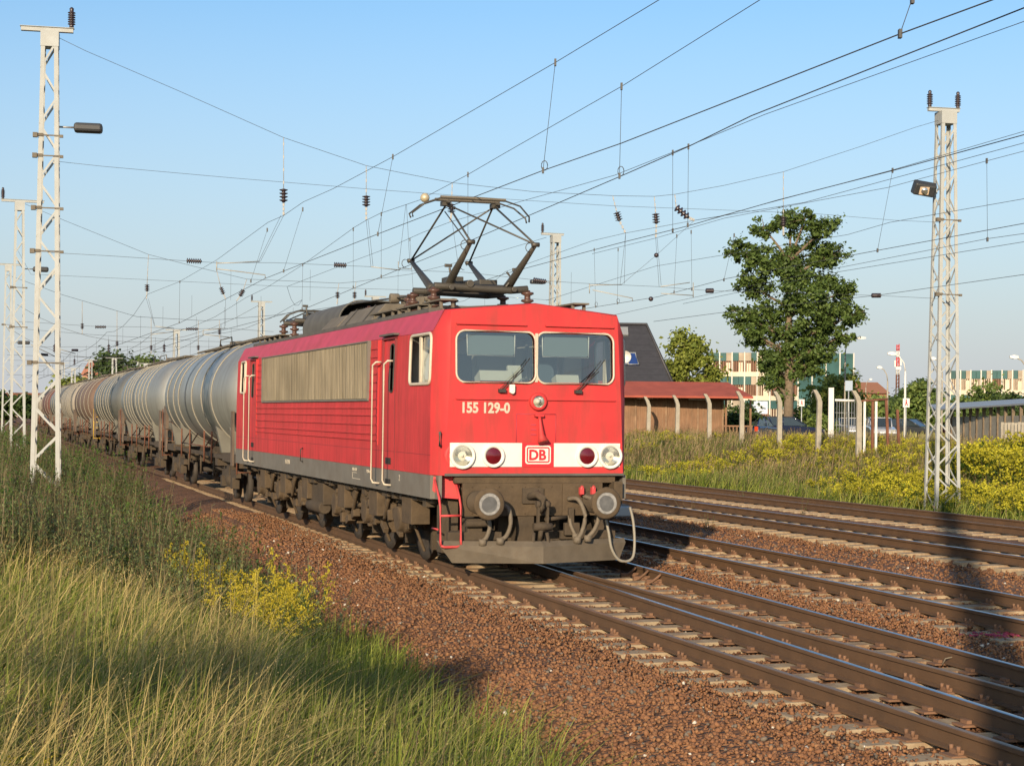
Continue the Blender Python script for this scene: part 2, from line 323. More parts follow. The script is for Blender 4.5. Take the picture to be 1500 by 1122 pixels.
def stones():
    Vs, Fs, Cs = [], [], []; off = 0
    def batch(l0, l1, y0, y1, dens, s0, s1, base, fb, crib=None, lift=.0):
        nonlocal off
        n = int((l1-l0)*(y1-y0)*1.05*dens)
        l = rng.uniform(l0, l1, n); y = rng.uniform(y0, y1, n)
        if crib is not None:                              # keep sleeper tops mostly clear
            k = ((y-.31*l-9.0)*1.0513/SLP) % 1; keep = (np.abs(k-.5) < .27) | (rng.random(n) < .03); l, y = l[keep], y[keep]; n = len(l)
        x = (8.17-.326*y)+l/.951
        # cribs are measured along the track: project on it
        z = hball(x, y)+rng.uniform(-.012, .018, n)+lift
        s = rng.uniform(s0, s1, n)*(.7+.6*rng.random(n)**3)
        v = base[None]*(1+rng.uniform(-.33, .33, (n, len(base), 3))); v = v*(s[:, None, None]*np.stack([np.ones(n), rng.uniform(.6, 1, n), rng.uniform(.5, .9, n)], -1)[:, None, :])
        v = np.einsum('nij,nkj->nki', rotmats(n, rng), v); v += np.stack([x, y, z], -1)[:, None, :]
        Vs.append(v.reshape(-1, 3)); Fs.append((fb[None]+(np.arange(n)*len(base))[:, None, None]+off).reshape(-1, 3)); off += n*len(base)
        a = rng.random(n)[:, None]; b = rng.random(n)[:, None]**3
        c = np.array([.125, .055, .024])*(1-a)+np.array([.215, .096, .041])*a; c = c*(1-b*.5)+np.array([.30, .16, .07])*b*.5
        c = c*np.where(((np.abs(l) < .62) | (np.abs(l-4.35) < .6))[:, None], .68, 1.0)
        gy = (rng.random(n) < .06)[:, None]; c = np.where(gy, .95*c.mean(1)[:, None]*np.array([1.25, 1.0, .75]), c)
        w_ = (rng.random(n) < .004)[:, None]; c = np.where(w_, [.5, .45, .38], c)
        Cs.append(np.repeat(c, len(base), 0))
    batch(-4.2, -1.35, 8.5, 17, 700, .016, .032, ICO, ICF)
    batch(-4.2, -1.35, 17, 27, 430, .018, .034, CUB, CUF)
    batch(-4.2, -1.35, 27, 42, 150, .028, .045, CUB, CUF)
    batch(-1.35, 2.3, 9, 24, 420, .016, .030, CUB, CUF, crib=1)
    batch(-1.75, -.95, 9, 40, 260, .016, .030, CUB, CUF, lift=.03); batch(1.5, 3.4, 9, 30, 120, .016, .03, CUB, CUF, lift=.02)
    batch(2.7, 3.6, 14, 40, 160, .02, .034, CUB, CUF, lift=.03); batch(7.95, 8.9, 22, 50, 110, .025, .04, CUB, CUF, lift=.03)
    batch(2.3, 5.2, 10, 34, 170, .022, .038, CUB, CUF)
    batch(5.2, 11.0, 16, 44, 90, .028, .042, CUB, CUF)
    V = np.concatenate(Vs); F = np.concatenate(Fs); C = np.concatenate(Cs)
    # drop stones lying on sleeper tops of the first track
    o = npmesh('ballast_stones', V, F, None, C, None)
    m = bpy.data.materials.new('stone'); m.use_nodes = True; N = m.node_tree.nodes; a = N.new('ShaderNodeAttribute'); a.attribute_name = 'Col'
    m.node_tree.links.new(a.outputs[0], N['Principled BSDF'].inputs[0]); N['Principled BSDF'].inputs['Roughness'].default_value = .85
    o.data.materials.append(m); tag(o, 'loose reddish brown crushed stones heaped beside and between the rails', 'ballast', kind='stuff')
stones()
# ---- tracks
RPROF = [(-.065, -.16), (-.065, -.148), (-.012, -.135), (-.010, -.045), (-.035, -.035), (-.036, -.006), (-.030, -.001)]
RPROF = [(x, z) for x, z in RPROF]; RFULL = RPROF+[(-x, z) for x, z in reversed(RPROF)]
def rail(c, l, y0, y1, parent, topmat, step=2.0):
    ys_ = list(np.arange(y0, y1, step))+[y1]; rings = []; tb = MB(); top = []
    for y in ys_:
        d = c(y+.5)-c(y-.5); n = Vector((1, -d, 0)).normalized(); p = pt(c, y, l)
        rings.append([p+n*x+Vector((0, 0, z)) for x, z in RFULL])
        top.append([p+n*x+Vector((0, 0, z)) for x, z in ((-.027, -.001), (-.012, .003), (.012, .003), (.027, -.001))])
    mb = MB(); mb.loft(rings, capa=True, capb=True); r = mb.build('rail', M_RAILSIDE, parent)
    tb.loft(top, closed=False, smooth=True); tb.build('running_surface', topmat, r, fixn=False); return r
def railway(c, y0, y1, ys0, ys1, label, topmat, smax=100, l0=-1.3, l1=1.3, sy=None, fast_to=30, clips=True):
    root = empty('railway_track', (0, 0, 0), 0, label, 'railway track', 'railway tracks crossing the yard')
    rail(c, -.75, y0, y1, root, topmat); rail(c, .75, y0, y1, root, topmat)
    me = None; y = ys0; k = 0; rest = MB(); fb = MB(); sl = SLP/1.0513
    tmpl = {}
    while y < ys1:
        wide = l1 if not callable(l1) else l1(y); d = c(y+.5)-c(y-.5); ang = math.atan(-d)
        p = pt(c, y, (l0+wide)/2, -.275)
        if k < smax:
            key = round(wide, 1)
            if key not in tmpl:
                b = MB(); b.box((0, 0, 0), (key-l0, .25, .20)); s = b.build('sleeper', M_SLEEPER, root, bevel=.012); tmpl[key] = s
            else: s = link(tmpl[key].copy(), root)
            s.location = p+Vector((0, 0, random.uniform(-.006, .004))); s.rotation_euler = (0, 0, math.atan(-d)+random.uniform(-.006, .006))
        else: rest.box(p, (wide-l0, .25, .20), rz=ang)
        if clips and y < fast_to:
            for l in ((-.75, .75) if not callable(l1) else (-.75, .75)):
                q = pt(c, y, l, -.168); n = ang
                fb.box(q, (.36, .17, .018), rz=n)
                for sgn in (-1, 1):
                    for dd in (-.045, .045):
                        u = pt(c, y+dd, l+sgn*.10, -.14); fb.cyl(u, u+Vector((0, 0, .045)), .017, 6)
                    fb.box(pt(c, y, l+sgn*.085, -.142), (.05, .12, .035), rz=n)
        y += sl; k += 1
    if rest.v: tag(rest.build('sleepers', M_SLEEPER, root), kind='stuff')
    if fb.v: tag(fb.build('rail_fastenings', M_FAST, root), kind='stuff')
    return root
random.seed(3)
def wide1(y):
    d = (c2(y)-c1(y))*.95; return round(min(max(1.3, d+1.35), 2.75), 1) if y < 29 else 1.3
railway(c1, 2, 420, 9.0, 62, 'track under the red locomotive, nearest the ballast slope', M_RAILDULL, l0=-1.3, l1=wide1)
t2 = railway(c2, 2, 200, 29.4, 45, 'diverging turnout track just behind the locomotive, its rails interlaced with the nearest track', M_RAILTOP, l0=-1.1)
fbx = MB(); y = 9.0
while y < 29:
    for l in (-.75, .75):
        fbx.box(pt(c2, y, l, -.166), (.34, .17, .018), rz=math.atan(.278))
        for sgn in (-1, 1): fbx.box(pt(c2, y, l+sgn*.09, -.14), (.045, .10, .03), rz=.27)
    y += SLP/1.0513
tag(fbx.build('rail_fastenings', M_FAST, t2), kind='stuff')
railway(c3, 6, 420, 15, 62, 'middle track with brightly polished rails behind the turnout', M_RAILTOP, fast_to=45)
railway(c4, 10, 420, 24, 78, 'fourth track back, with thin polished rails', M_RAILTOP, clips=False)
railway(c5, 10, 420, 30, 95, 'farthest track with dull rusty rails, beside the goldenrod bank', M_RAILDULL, clips=False, l0=-1.45)
# drive rods and machine cover of the points beside the locomotive
pm = empty('point_machine', tuple(G(890, 752, -.1)), TH, 'dark grey point machine cover in the locomotive shadow between two tracks', 'point machine')
b = MB(); b.box((0, 0, .1), (.5, 1.9, .24)); b.build('housing', M_GREYMET, pm, bevel=.03)
b = MB(); b.box((0, 0, .235), (.54, 1.4, .03)); b.build('lid', M_SKIRT, pm, bevel=.01)
pr = empty('rail_brace', tuple(pt(c2, 25.4, .75, -.17)), TH, 'rusty curved guard brackets bolted beside the rail in front of the locomotive', 'rail bracket')
for k in range(3): b = MB(); b.tube([(-.30+.0*k, -.5*k, .0), (-.22, -.5*k, .02), (-.12, -.5*k, .09), (-.06, -.5*k, .14)], .02, 6); b.box((-.14, -.5*k+.03, .03), (.3, .05, .06)); b.build('bracket', M_FAST, pr)
# bits lying about
b = MB(); b.loft([[Vector((math.cos(a)*r*(1+.2*math.sin(3*a)), math.sin(a)*r*.8, z)) for a in np.linspace(0, 6.283, 10)[:-1]] for r, z in ((.07, 0), (.09, .05), (.06, .11), (.02, .13))], capa=True, capb=True)
o = b.build('white_stone', M_WPAINT); p = G(613, 972, -.6); o.location = p; o.scale = (1.2, 1, 1.2); tag(o, 'pale stone block at the foot of the ballast slope by the grass', 'stone')
b = MB(); random.seed(5)
M_PINK = mat('pink_paint', (.28, .04, .085), rough=.9, var=.5)
base = G(1452, 931, -.19)
for k in range(26):
    q = base+Vector((random.gauss(0, .22), random.gauss(0, .10), random.uniform(0, .02))); b.box(q, (.05, .04, .02), rz=random.random()*3, rx=random.uniform(-.4, .4))
tag(b.build('marker_paint', M_PINK), 'pink sprayed marking on the stones in the mast shadow', 'paint mark')
b = MB(); q = G(1380, 973, -.16); b.tube([q, q+Vector((.03, 0, .06)), q+Vector((.16, .02, .085)), q+Vector((.27, .0, .085))], .008, 6)
b.cyl(q+Vector((.26, 0, .085)), q+Vector((.31, 0, .085)), .018, 8); tag(b.build('bond_cable', M_HOSE), 'short bent cable sticking up between the two nearest right rails', 'cable')
# ------------------------------------------------------------------ locomotive (local: x = right, y = back, z up, rail top 0)
LO = (.335, 24.07, 0); LRZ = R_(18.75)
loco = empty('electric_locomotive', LO, LRZ, 'boxy red electric locomotive with white front band and raised front pantograph, pulling tank wagons', 'locomotive')
def fy(z): return -.04+.05*max(0, (z-2.5))            # front face lean
FL = 17.15
def rrect(x0, x1, z0, z1, r, n=5):
    P = []
    for cx, cz, a0 in ((x1-r, z1-r, 0), (x0+r, z1-r, 90), (x0+r, z0+r, 180), (x1-r, z0+r, 270)):
        for k in range(n+1): a = R_(a0+90*k/n); P.append((cx+r*math.cos(a), cz+r*math.sin(a)))
    return P
def fw(z): return 1.355-.038*(z-1.42)
# body shell
body = MB()
ws = rrect(-1.175, 1.175, 2.765, 3.455, .17)
ftf = lambda u, z: (u, fy(z), z)
outl = [(-fw(1.42), 1.42), (fw(1.42), 1.42), (fw(2.5), 2.5), (fw(3.74), 3.74), (0, 3.885), (-fw(3.74), 3.74), (-fw(2.5), 2.5)]
wsL = rrect(-1.185, -.024, 2.755, 3.465, .12); wsR = rrect(.024, 1.185, 2.755, 3.465, .12)
# split in two halves at z = 2.5 so that the face may lean
body.poly([[(-fw(1.42), 1.42), (fw(1.42), 1.42), (fw(2.5), 2.5), (-fw(2.5), 2.5)]], ftf)
body.poly([[(-fw(2.5), 2.5), (fw(2.5), 2.5), (fw(3.74), 3.74), (0, 3.885), (-fw(3.74), 3.74)], wsL, wsR], ftf)
def ringf(y, wb, wt, zt, zr, zc, inset):
    # half outline side: bottom, mid, top of wall, cant rail, roof edge
    return [(-wb, y, 1.42), (-wb, y, 2.5), (-wt, y, zt), (-wt+inset, y, zr), (0, y, zc), (wt-inset, y, zr), (wt, y, zt), (wb, y, 2.5), (wb, y, 1.42)]
def front_ring(sy=1, off=0):
    Y = lambda z: off+sy*fy(z)
    return [(-fw(1.42), Y(1.42), 1.42), (-fw(2.5), Y(2.5), 2.5), (-fw(3.5), Y(3.5), 3.5), (-fw(3.74), Y(3.74), 3.74), (0, Y(3.88), 3.885), (fw(3.74), Y(3.74), 3.74), (fw(3.5), Y(3.5), 3.5), (fw(2.5), Y(2.5), 2.5), (fw(1.42), Y(1.42), 1.42)]
r1 = ringf(.06, 1.405, 1.375, 3.47, 3.765, 3.90, .105); r2 = ringf(.26, 1.495, 1.465, 3.47, 3.78, 3.91, .17)
body.loft([front_ring(), r1, r2], closed=False, smooth=True)
r3 = ringf(FL-.20, 1.495, 1.465, 3.47, 3.78, 3.91, .17); r4 = ringf(FL+.08, 1.405, 1.375, 3.47, 3.765, 3.90, .105)
fr = [(p[0], FL+.24-.0*p[1], p[2]) for p in front_ring()]
body.loft([r3, r4, fr], closed=False, capb=True)
# side walls with window openings
def sx(z): return 1.495 if z <= 2.5 else 1.495-.03*(z-2.5)/.97
cabw = rrect(.29, 1.40, 2.72, 3.50-.06, .10); cabr = rrect(15.75, 16.38, 2.72, 3.44, .08)
dw = rrect(2.36, 2.60, 2.62, 3.36, .09); dwr = rrect(14.70, 14.92, 2.62, 3.36, .08)
for sg in (-1, 1):
    body.poly([[(.26, 1.42), (FL-.20, 1.42), (FL-.20, 2.5), (.26, 2.5)]], lambda y, z: (sg*sx(z), y, z))
    body.poly([[(.26, 2.5), (FL-.20, 2.5), (FL-.20, 3.47), (.26, 3.47)], cabw, cabr, dw, dwr], lambda y, z: (sg*sx(z), y, z))
bo = body.build('body', M_RED, loco)
# cant rail / roof skin (sky reflection put into its pinkish red)
rf = MB()
def roofring(y, k=1.0): return [(-1.465*k, y, 3.474), (-1.298*k, y, 3.784), (0, y, 3.914), (1.298*k, y, 3.784), (1.465*k, y, 3.474)]
rf.loft([roofring(.265), roofring(FL-.205)], closed=False); rf.build('roof', M_REDROOF, loco)
rr = MB(); rr.loft([[(-1.24, y, 3.80), (-1.24, y, 3.865), (0, y, 3.955), (1.24, y, 3.865), (1.24, y, 3.80)] for y in (1.3, 16.2)], closed=False, capa=True, capb=True); rr.build('roof_panel', M_ROOFDARK, loco)
# door seams, recessed lines, beads
M_SEAM = mat('door_seam', (.17, .02, .025), rough=.7)
bd = MB()
for z in (2.38, 2.26, 2.11, 1.96, 1.86):
    for sg in (-1, 1): bd.bb((sg*1.46, 3.30, z-.012), (sg*1.515, 14.25, z+.012))
for k in range(7):
    z = 2.52+k*.135
    for sg in (-1, 1):
        bd.bb((sg*(sx(z)-.01), 3.30, z-.012), (sg*(sx(z)+.018), 3.86, z+.012)); bd.bb((sg*(sx(z)-.01), 13.56, z-.012), (sg*(sx(z)+.018), 14.25, z+.012))
for sg in (-1, 1):
    for y in (3.28, 14.27): bd.bb((sg*1.46, y-.015, 1.78), (sg*1.512, y+.015, 3.45))
bd.build('bead', M_RED, loco)
for sg in (-1, 1):
    b = MB()
    for y in (1.62, 3.22, 14.30, 15.55): b.bb((sg*1.46, y, 1.45), (sg*1.4965, y+.008, 2.5))
    for z in (1.70,): b.bb((sg*1.46, .25, z), (sg*1.4965, FL-.25, z+.007))
    b.build('panel_seam', M_SEAM, loco)
for (y0, y1, lab) in ((2.22, 3.02, 'cab'), (14.36, 15.12, 'cab')):
    d = MB()
    for sg in (-1, 1):
        for (a, b_) in (((y0, 1.44), (y0+.02, 3.46)), ((y1-.02, 1.44), (y1, 3.46)), ((y0, 3.44), (y1, 3.465))):
            d.bb((sg*1.455, a[0], a[1]), (sg*1.505, b_[0], b_[1]))
    dd = d.build('door', M_SEAM, loco)
    g = MB(); 
    for sg in (-1, 1): g.box((sg*1.50, (y0+y1)/2, 3.51), (.09, y1-y0+.1, .03))
    g.build('rain_strip', M_ROOFDARK, dd)
# interior box so that the windows look into a cab
ins = MB(); ins.bb((-1.38, 1.75, 1.6), (1.38, 1.80, 3.45)); ins.bb((-1.36, .06, 2.0), (1.40, 1.8, 2.05)); ins.bb((-1.38, 14.0, 1.6), (1.38, 14.05, 3.45))
ins.build('cab_wall', M_CABIN, loco)
b = MB(); b.bb((-1.25, .08, 2.05), (1.25, .45, 2.70)); b.box((-.55, .25, 2.80), (.5, .25, .16), rx=-.4); b.box((.55, .25, 2.78), (.35, .2, .14), rx=-.3)
b.box((-.25, .22, 2.86), (.2, .06, .28), rx=-.35); b.build('driver_desk', M_CABIN, loco)
for x in (-.80, .55):
    b = MB(); b.box((x, .95, 2.45), (.45, .45, .12)); b.box((x, 1.18, 2.88), (.42, .10, .62), rx=-.1); b.cyl((x, .95, 2.05), (x, .95, 2.4), .06); b.build('driver_seat', M_SEAT, loco, bevel=.05)
b = MB()
for x in (.25, .45, .62, .95, 1.05): b.cyl((x, 1.7, 2.1), (x, 1.7, 3.5), .025)
b.bb((-.35, 1.66, 2.3), (.2, 1.74, 3.4)); b.bb((.7, 1.6, 2.7), (.9, 1.74, 3.3)); b.build('cab_cabinet', M_GREYMET, loco)
# windscreens
for nm, P in (('windscreen', wsL), ('windscreen', wsR)):
    g = MB(); g.poly([P], lambda u, z: (u, fy(z)+.03, z)); w_ = g.build(nm, M_GLASS, loco)
    x0 = min(p[0] for p in P); x1 = max(p[0] for p in P)
    big = rrect(x0-(.045 if x0 < -1 else .02), x1+(.045 if x1 > 1 else .02), 2.72, 3.50, .16)
    f = MB()
    loop = [(u, fy(z)-.012, z) for u, z in rrect(x0+.0, x1-.0, 2.755, 3.465, .12)]
    outer = [(u, fy(z)-.012, z) for u, z in rrect(x0-.03, x1+.03, 2.725, 3.495, .15)]
    f.tube([( (a[0]+b_[0])/2, (a[1]+b_[1])/2, (a[2]+b_[2])/2) for a, b_ in zip(loop, outer)], .016, 6, closed=True)
    f.build('window_frame', M_CREAM, w_)
    s = MB(); c0 = x0+.17 if x0 < -1 else x0+.10; c1_ = c0+.72
    s.poly([rrect(c0, c1_, 3.14, 3.42, .04)], lambda u, z: (u, fy(z)+.10, z)); sb = s.build('sun_blind', M_BLIND, loco)
    s = MB(); s.tube([(c0, fy(3)+.095, 3.43), (c0+.01, fy(3)+.095, 3.135), (c1_, fy(3)+.095, 3.125), (c1_, fy(3)+.095, 3.43)], .009, 5); s.build('blind_rail', M_WPAINT, sb)
q = MB(); q.box((0, fy(3.1)-.016, 3.11), (.042, .02, .70)); q.build('centre_post', M_CREAM, loco)
# side windows
for (y0, y1, r, z1) in ((.29, 1.40, .10, 3.44), (15.75, 16.38, .08, 3.44)):
    for sg in (-1, 1):
        P = rrect(y0, y1, 2.72, z1, r)
        g = MB(); 
        if y0 < 1: g.poly([rrect(y0, y0+.62, 2.72, z1, .05)], lambda y, z: (sg*(sx(z)-.035), y, z))
        else: g.poly([P], lambda y, z: (sg*(sx(z)-.035), y, z))
        w_ = g.build('cab_window', M_GLASS, loco); f = MB(); f.tube([(sg*(sx(z)+.008), y, z) for y, z in P], .026, 6, closed=True)
        ym = y0+.62 if y0 < 1 else (y0+y1)/2
        f.bb((sg*1.44, ym-.02, 2.74), (sg*1.47, ym+.02, z1-.02)); f.bb((sg*1.44, ym+.07, 2.74), (sg*1.46, ym+.10, z1-.02)); f.build('window_frame', M_CREAM, w_)
for P in (dw, dwr):
    for sg in (-1, 1):
        g = MB(); g.poly([P], lambda y, z: (sg*(sx(z)-.02), y, z)); w_ = g.build('door_window', M_GLASS, loco)
        f = MB(); f.tube([(sg*(sx(z)+.004), y, z) for y, z in P], .014, 5, closed=True); f.build('window_frame', M_BLACK, w_)
        k = MB(); ys_ = [p[0] for p in P]; k.bb((sg*1.38, min(ys_)-.05, 2.55), (sg*1.39, max(ys_)+.05, 3.45)); k.build('door_lining', M_DARK, w_)
# ventilation grille: six panels of fine vertical slats
def grillemat():
    m = mat('grille', (.28, .24, .17), rough=.6, var=.3, vscale=1.2, dirt=(.10, .08, .045), dirt_amt=.85, dscale=3.2, dstretch=(1, 2.2, .10))
    t = m.node_tree; N = t.nodes; b = N['Principled BSDF']; tc = N.new('ShaderNodeTexCoord'); wv = N.new('ShaderNodeTexWave'); wv.bands_direction = 'Y'; wv.inputs['Scale'].default_value = 9
    t.links.new(tc.outputs['Object'], wv.inputs[0]); bp = N.new('ShaderNodeBump'); bp.inputs['Distance'].default_value = .02; t.links.new(wv.outputs['Fac'], bp.inputs['Height']); t.links.new(bp.outputs[0], b.inputs['Normal']); return m
M_GRILLE = grillemat()
for sg in (-1, 1):
    for k in range(6):
        y0 = 3.95+k*9.55/6; g = MB(); g.bb((sg*1.44, y0+.004, 2.52), (sg*1.502, y0+9.55/6-.004, 3.445))
        for t in np.arange(y0+.05, y0+1.55, .119): g.bb((sg*1.50, t, 2.53), (sg*1.518, t+.055, 3.437))
        g.build('ventilation_grille', M_GRILLE, loco)
    f = MB()
    for a, b_ in (((3.91, 2.49), (13.54, 2.52)), ((3.91, 3.446), (13.54, 3.47)), ((3.91, 2.52), (3.94, 3.445)), ((13.51, 2.52), (13.54, 3.445))): f.bb((sg*1.45, a[0], a[1]), (sg*1.525, b_[0], b_[1]))
    f.build('grille_frame', M_SKIRT, loco)
# skirt
for sg in (-1, 1):
    s = MB(); s.bb((sg*1.42, .22, 1.08), (sg*1.498, FL-.16, 1.417)); s.bb((sg*1.38, .03, 1.08), (sg*1.43, .22, 1.417)); s.build('skirt', M_SKIRT, loco)
s = MB(); s.bb((-1.42, .2, 1.15), (1.42, FL-.2, 1.5)); s.build('frame', M_UNDER, loco)
# front trim
f = MB(); f.bb((-fw(1.42)-.008, -.262, 1.415), (fw(1.42)+.008, -.235, 1.45)); f.build('lower_edge', M_ROOFDARK, loco)
for x0, x1 in ((-1.20, -.15), (.14, 1.20)):
    f = MB(); f.box(((x0+x1)/2, fy(3.57)-.015, 3.575), (x1-x0, .045, .022)); f.build('rain_strip', M_RED, loco)
    f = MB(); f.box(((x0+x1)/2, fy(2.51)-.012, 2.51), (x1-x0+(.02), .035, .022)); f.build('trim_strip', M_RED, loco)
for x0, x1 in ((-1.29, -.215), (.275, 1.30)):
    f = MB(); f.bb((x0, -.252, 1.545), (x1, -.2375, 1.885)); f.build('white_band', M_WHITE, loco)
def text(body, size, tf, matl, name, parent, bold=.0, thick=.004, sxx=1.0):
    cu = bpy.data.curves.new(name, 'FONT'); cu.body = body; cu.size = size; cu.align_x = 'LEFT'; cu.offset = bold; cu.extrude = thick/2; cu.resolution_u = 3
    t = bpy.data.objects.new(name, cu); COL.objects.link(t); bpy.context.view_layer.update()
    me = bpy.data.meshes.new_from_object(t.evaluated_get(bpy.context.evaluated_depsgraph_get())); COL.objects.unlink(t); bpy.data.objects.remove(t)
    me.name = name; me.materials.clear(); me.materials.append(matl); o = link(bpy.data.objects.new(name, me), parent); o.matrix_local = tf @ Matrix.Diagonal((sxx, 1, 1, 1)); return o
FM = lambda x, z, y: Matrix.Translation((x, y, z)) @ Matrix.Rotation(R_(90), 4, 'X')
text('155 129-0', .205, FM(-1.14, 2.315, -.244), M_CREAM, 'running_number', loco, bold=.0075, sxx=.88)
# logo plate
lg = MB(); lg.poly([rrect(-.21, .27, 1.545, 1.885, .01)], lambda u, z: (u, -.2505, z)); lgo = lg.build('logo_plate', M_LOGO, loco)
def ringpoly(x0, x1, z0, z1, r, t, y, m, nm): 
    b = MB(); b.poly([rrect(x0, x1, z0, z1, r), rrect(x0+t, x1-t, z0+t, z1-t, max(r-t, .01))], lambda u, z: (u, y, z)); return b.build(nm, m, lgo)
b = MB(); b.poly([rrect(-.165, .225, 1.585, 1.850, .04)], lambda u, z: (u, -.2545, z)); b.build('logo_field', M_WHITE, lgo)
ringpoly(-.145, .205, 1.605, 1.830, .03, .020, -.2585, M_LOGO, 'logo_border')
text('DB', .205, FM(-.115, 1.647, -.2585), M_LOGO, 'logo_letters', lgo, bold=.007, sxx=.98)
# headlights
MX = lambda x, y, z: Matrix.Translation((x, y, z)) @ Matrix.Rotation(R_(90), 4, 'X')      # axis towards -y
for x, kind in ((-1.11, 'w'), (-.65, 'r'), (.78, 'r'), (1.14, 'w')):
    r = .186 if kind == 'w' else .166
    h = MB(); h.lathe([(0, r), (.055, r), (.062, r-.012), (.055, r-.045), (.03, r-.05)], MX(x, -.235, 1.70), 28, caps=False); ho = h.build('headlight' if kind == 'w' else 'tail_light', M_WHITE, loco)
    if kind == 'w':
        q = MB(); q.lathe([(.052, r-.046), (.02, .07), (.0, .02)], MX(x, -.235, 1.70), 24, caps=False); q.build('reflector', M_CHROME, ho)
        q = MB(); q.lathe([(0, .02), (.03, .022), (.045, .001)], MX(x, -.235, 1.70), 12); q.build('bulb', M_WPAINT, ho)
        q = MB(); q.lathe([(.056, r-.046), (.064, .08), (.068, .001)], MX(x, -.235, 1.70), 24, caps=False); q.build('lens', M_LENS, ho)
    else:
        q = MB(); q.lathe([(.04, r-.045), (.056, .07), (.062, .001)], MX(x, -.235, 1.70), 24, caps=False); q.build('lens', M_REDLENS, ho)
h = MB(); h.lathe([(0, .13), (.05, .13), (.07, .115), (.06, .085)], MX(.02, -.235, 2.48), 24, caps=False); ho = h.build('top_headlight', M_RED, loco)
q = MB(); q.lathe([(.052, .09), (.01, .03)], MX(.02, -.235, 2.48), 20, caps=False); q.build('reflector', M_CHROME, ho)
q = MB(); q.lathe([(0, .03), (.03, .04), (.05, .001)], MX(.02, -.235, 2.48), 12); q.build('bulb', M_WPAINT, ho)
q = MB(); q.lathe([(.055, .088), (.07, .001)], MX(.02, -.235, 2.48), 20, caps=False); q.build('lens', M_LENS, ho)
# lamp bulge at left lower corner
b = MB(); b.lathe([(-.06, .205), (.0, .205), (.03, .19), (.035, .16)], MX(-1.17, -.215, 1.70), 24); b.build('lamp_housing', M_RED, loco)
# horn, bracket, panels, wipers, rail
b = MB(); b.tube([(.03, -.30, 2.27), (.035, -.31, 2.20), (.05, -.33, 2.0), (.07, -.36, 1.90)], [.022, .024, .045, .085], 12); b.box((.03, -.27, 2.28), (.13, .08, .035)); b.build('horn', M_RED, loco)
b = MB()
for a, c_ in (((-.30, 1.89), (-.30, 2.30)), ((.30, 1.89), (.30, 2.30)), ((-.30, 2.30), (.30, 2.30))): b.tube([(a[0], -.243, a[1]), (c_[0], -.243, c_[1])], .005, 4)
for z in (2.0, 2.07, 2.14): b.bb((-.08, -.25, z), (-.0, -.24, z+.015))
b.build('hatch_seam', M_REDROOF, loco)
b = MB(); b.bb((-.42, -.30, 2.60), (-.34, -.24, 2.72)); b.cyl((-.38, -.27, 2.62), (-.38, -.31, 2.62), .035); b.build('socket', M_WHITE, loco, bevel=.01)
for x in (-.53, .63):
    b = MB(); b.box((x, -.27, 2.63), (.10, .07, .05)); b.tube([(x, -.28, 2.64), (x+.32, -.265, 2.93)], .008, 6); b.tube([(x+.16, -.262, 2.79), (x+.42, -.25, 3.10)], .007, 5)
    b.tube([(x-.03, -.28, 2.66), (x+.30, -.262, 2.95)], .006, 5); b.build('wiper', M_BLACK, loco)
b = MB(); b.tube([(-1.41, -.16, 2.03), (-1.44, -.24, 2.03), (-1.44, -.24, 1.84), (-1.41, -.16, 1.84)], .016, 6); b.build('grab_handle', M_ROOFDARK, loco)
# side handrails
for y in (3.2, 2.47, 15.22, 14.54):
    for sg in (-1, 1):
        b = MB(); b.tube([(sg*1.50, y-.10, 3.10), (sg*1.58, y-.09, 3.10), (sg*1.62, y-.03, 3.05), (sg*1.62, y, 2.95), (sg*1.62, y, 1.25), (sg*1.60, y-.02, 1.19), (sg*1.50, y-.06, 1.18)], .0165, 8); b.build('handrail', M_CREAM, loco)
for z in (1.50, 1.17):
    for y in (2.62, 14.75):
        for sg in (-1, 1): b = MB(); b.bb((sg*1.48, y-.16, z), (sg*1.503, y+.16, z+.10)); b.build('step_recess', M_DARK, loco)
SM = lambda y, z: Matrix.Translation((-1.5015, y, z)) @ Matrix.Rotation(R_(-90), 4, 'Z') @ Matrix.Rotation(R_(90), 4, 'X')
text('155 129-0', .13, SM(10.9, 1.25, ), M_CREAM, 'side_number', loco, sxx=.9)
text('2', .13, SM(1.95, 1.27), M_CREAM, 'side_mark', loco)
text('84,0 t 120', .075, SM(5.0, 1.32), M_CREAM, 'side_mark', loco); text('19,60 m', .075, SM(4.0, 1.32), M_CREAM, 'side_mark', loco)
b = MB()
for (y0, y1, z0, z1) in ((4.45, 5.0, 1.185, 1.195), (4.99, 5.0, 1.19, 1.29), (4.7, 5.0, 1.285, 1.295)): b.bb((-1.5015, y0, z0), (-1.4985, y1, z1))
b.build('side_box_mark', M_CREAM, loco)
b = MB(); b.tube([(-1.50, 9.15, 1.60), (-1.55, 9.12, 1.58), (-1.55, 9.12, 1.36), (-1.50, 9.15, 1.34)], .014, 5); b.build('side_hook', M_BLACK, loco)
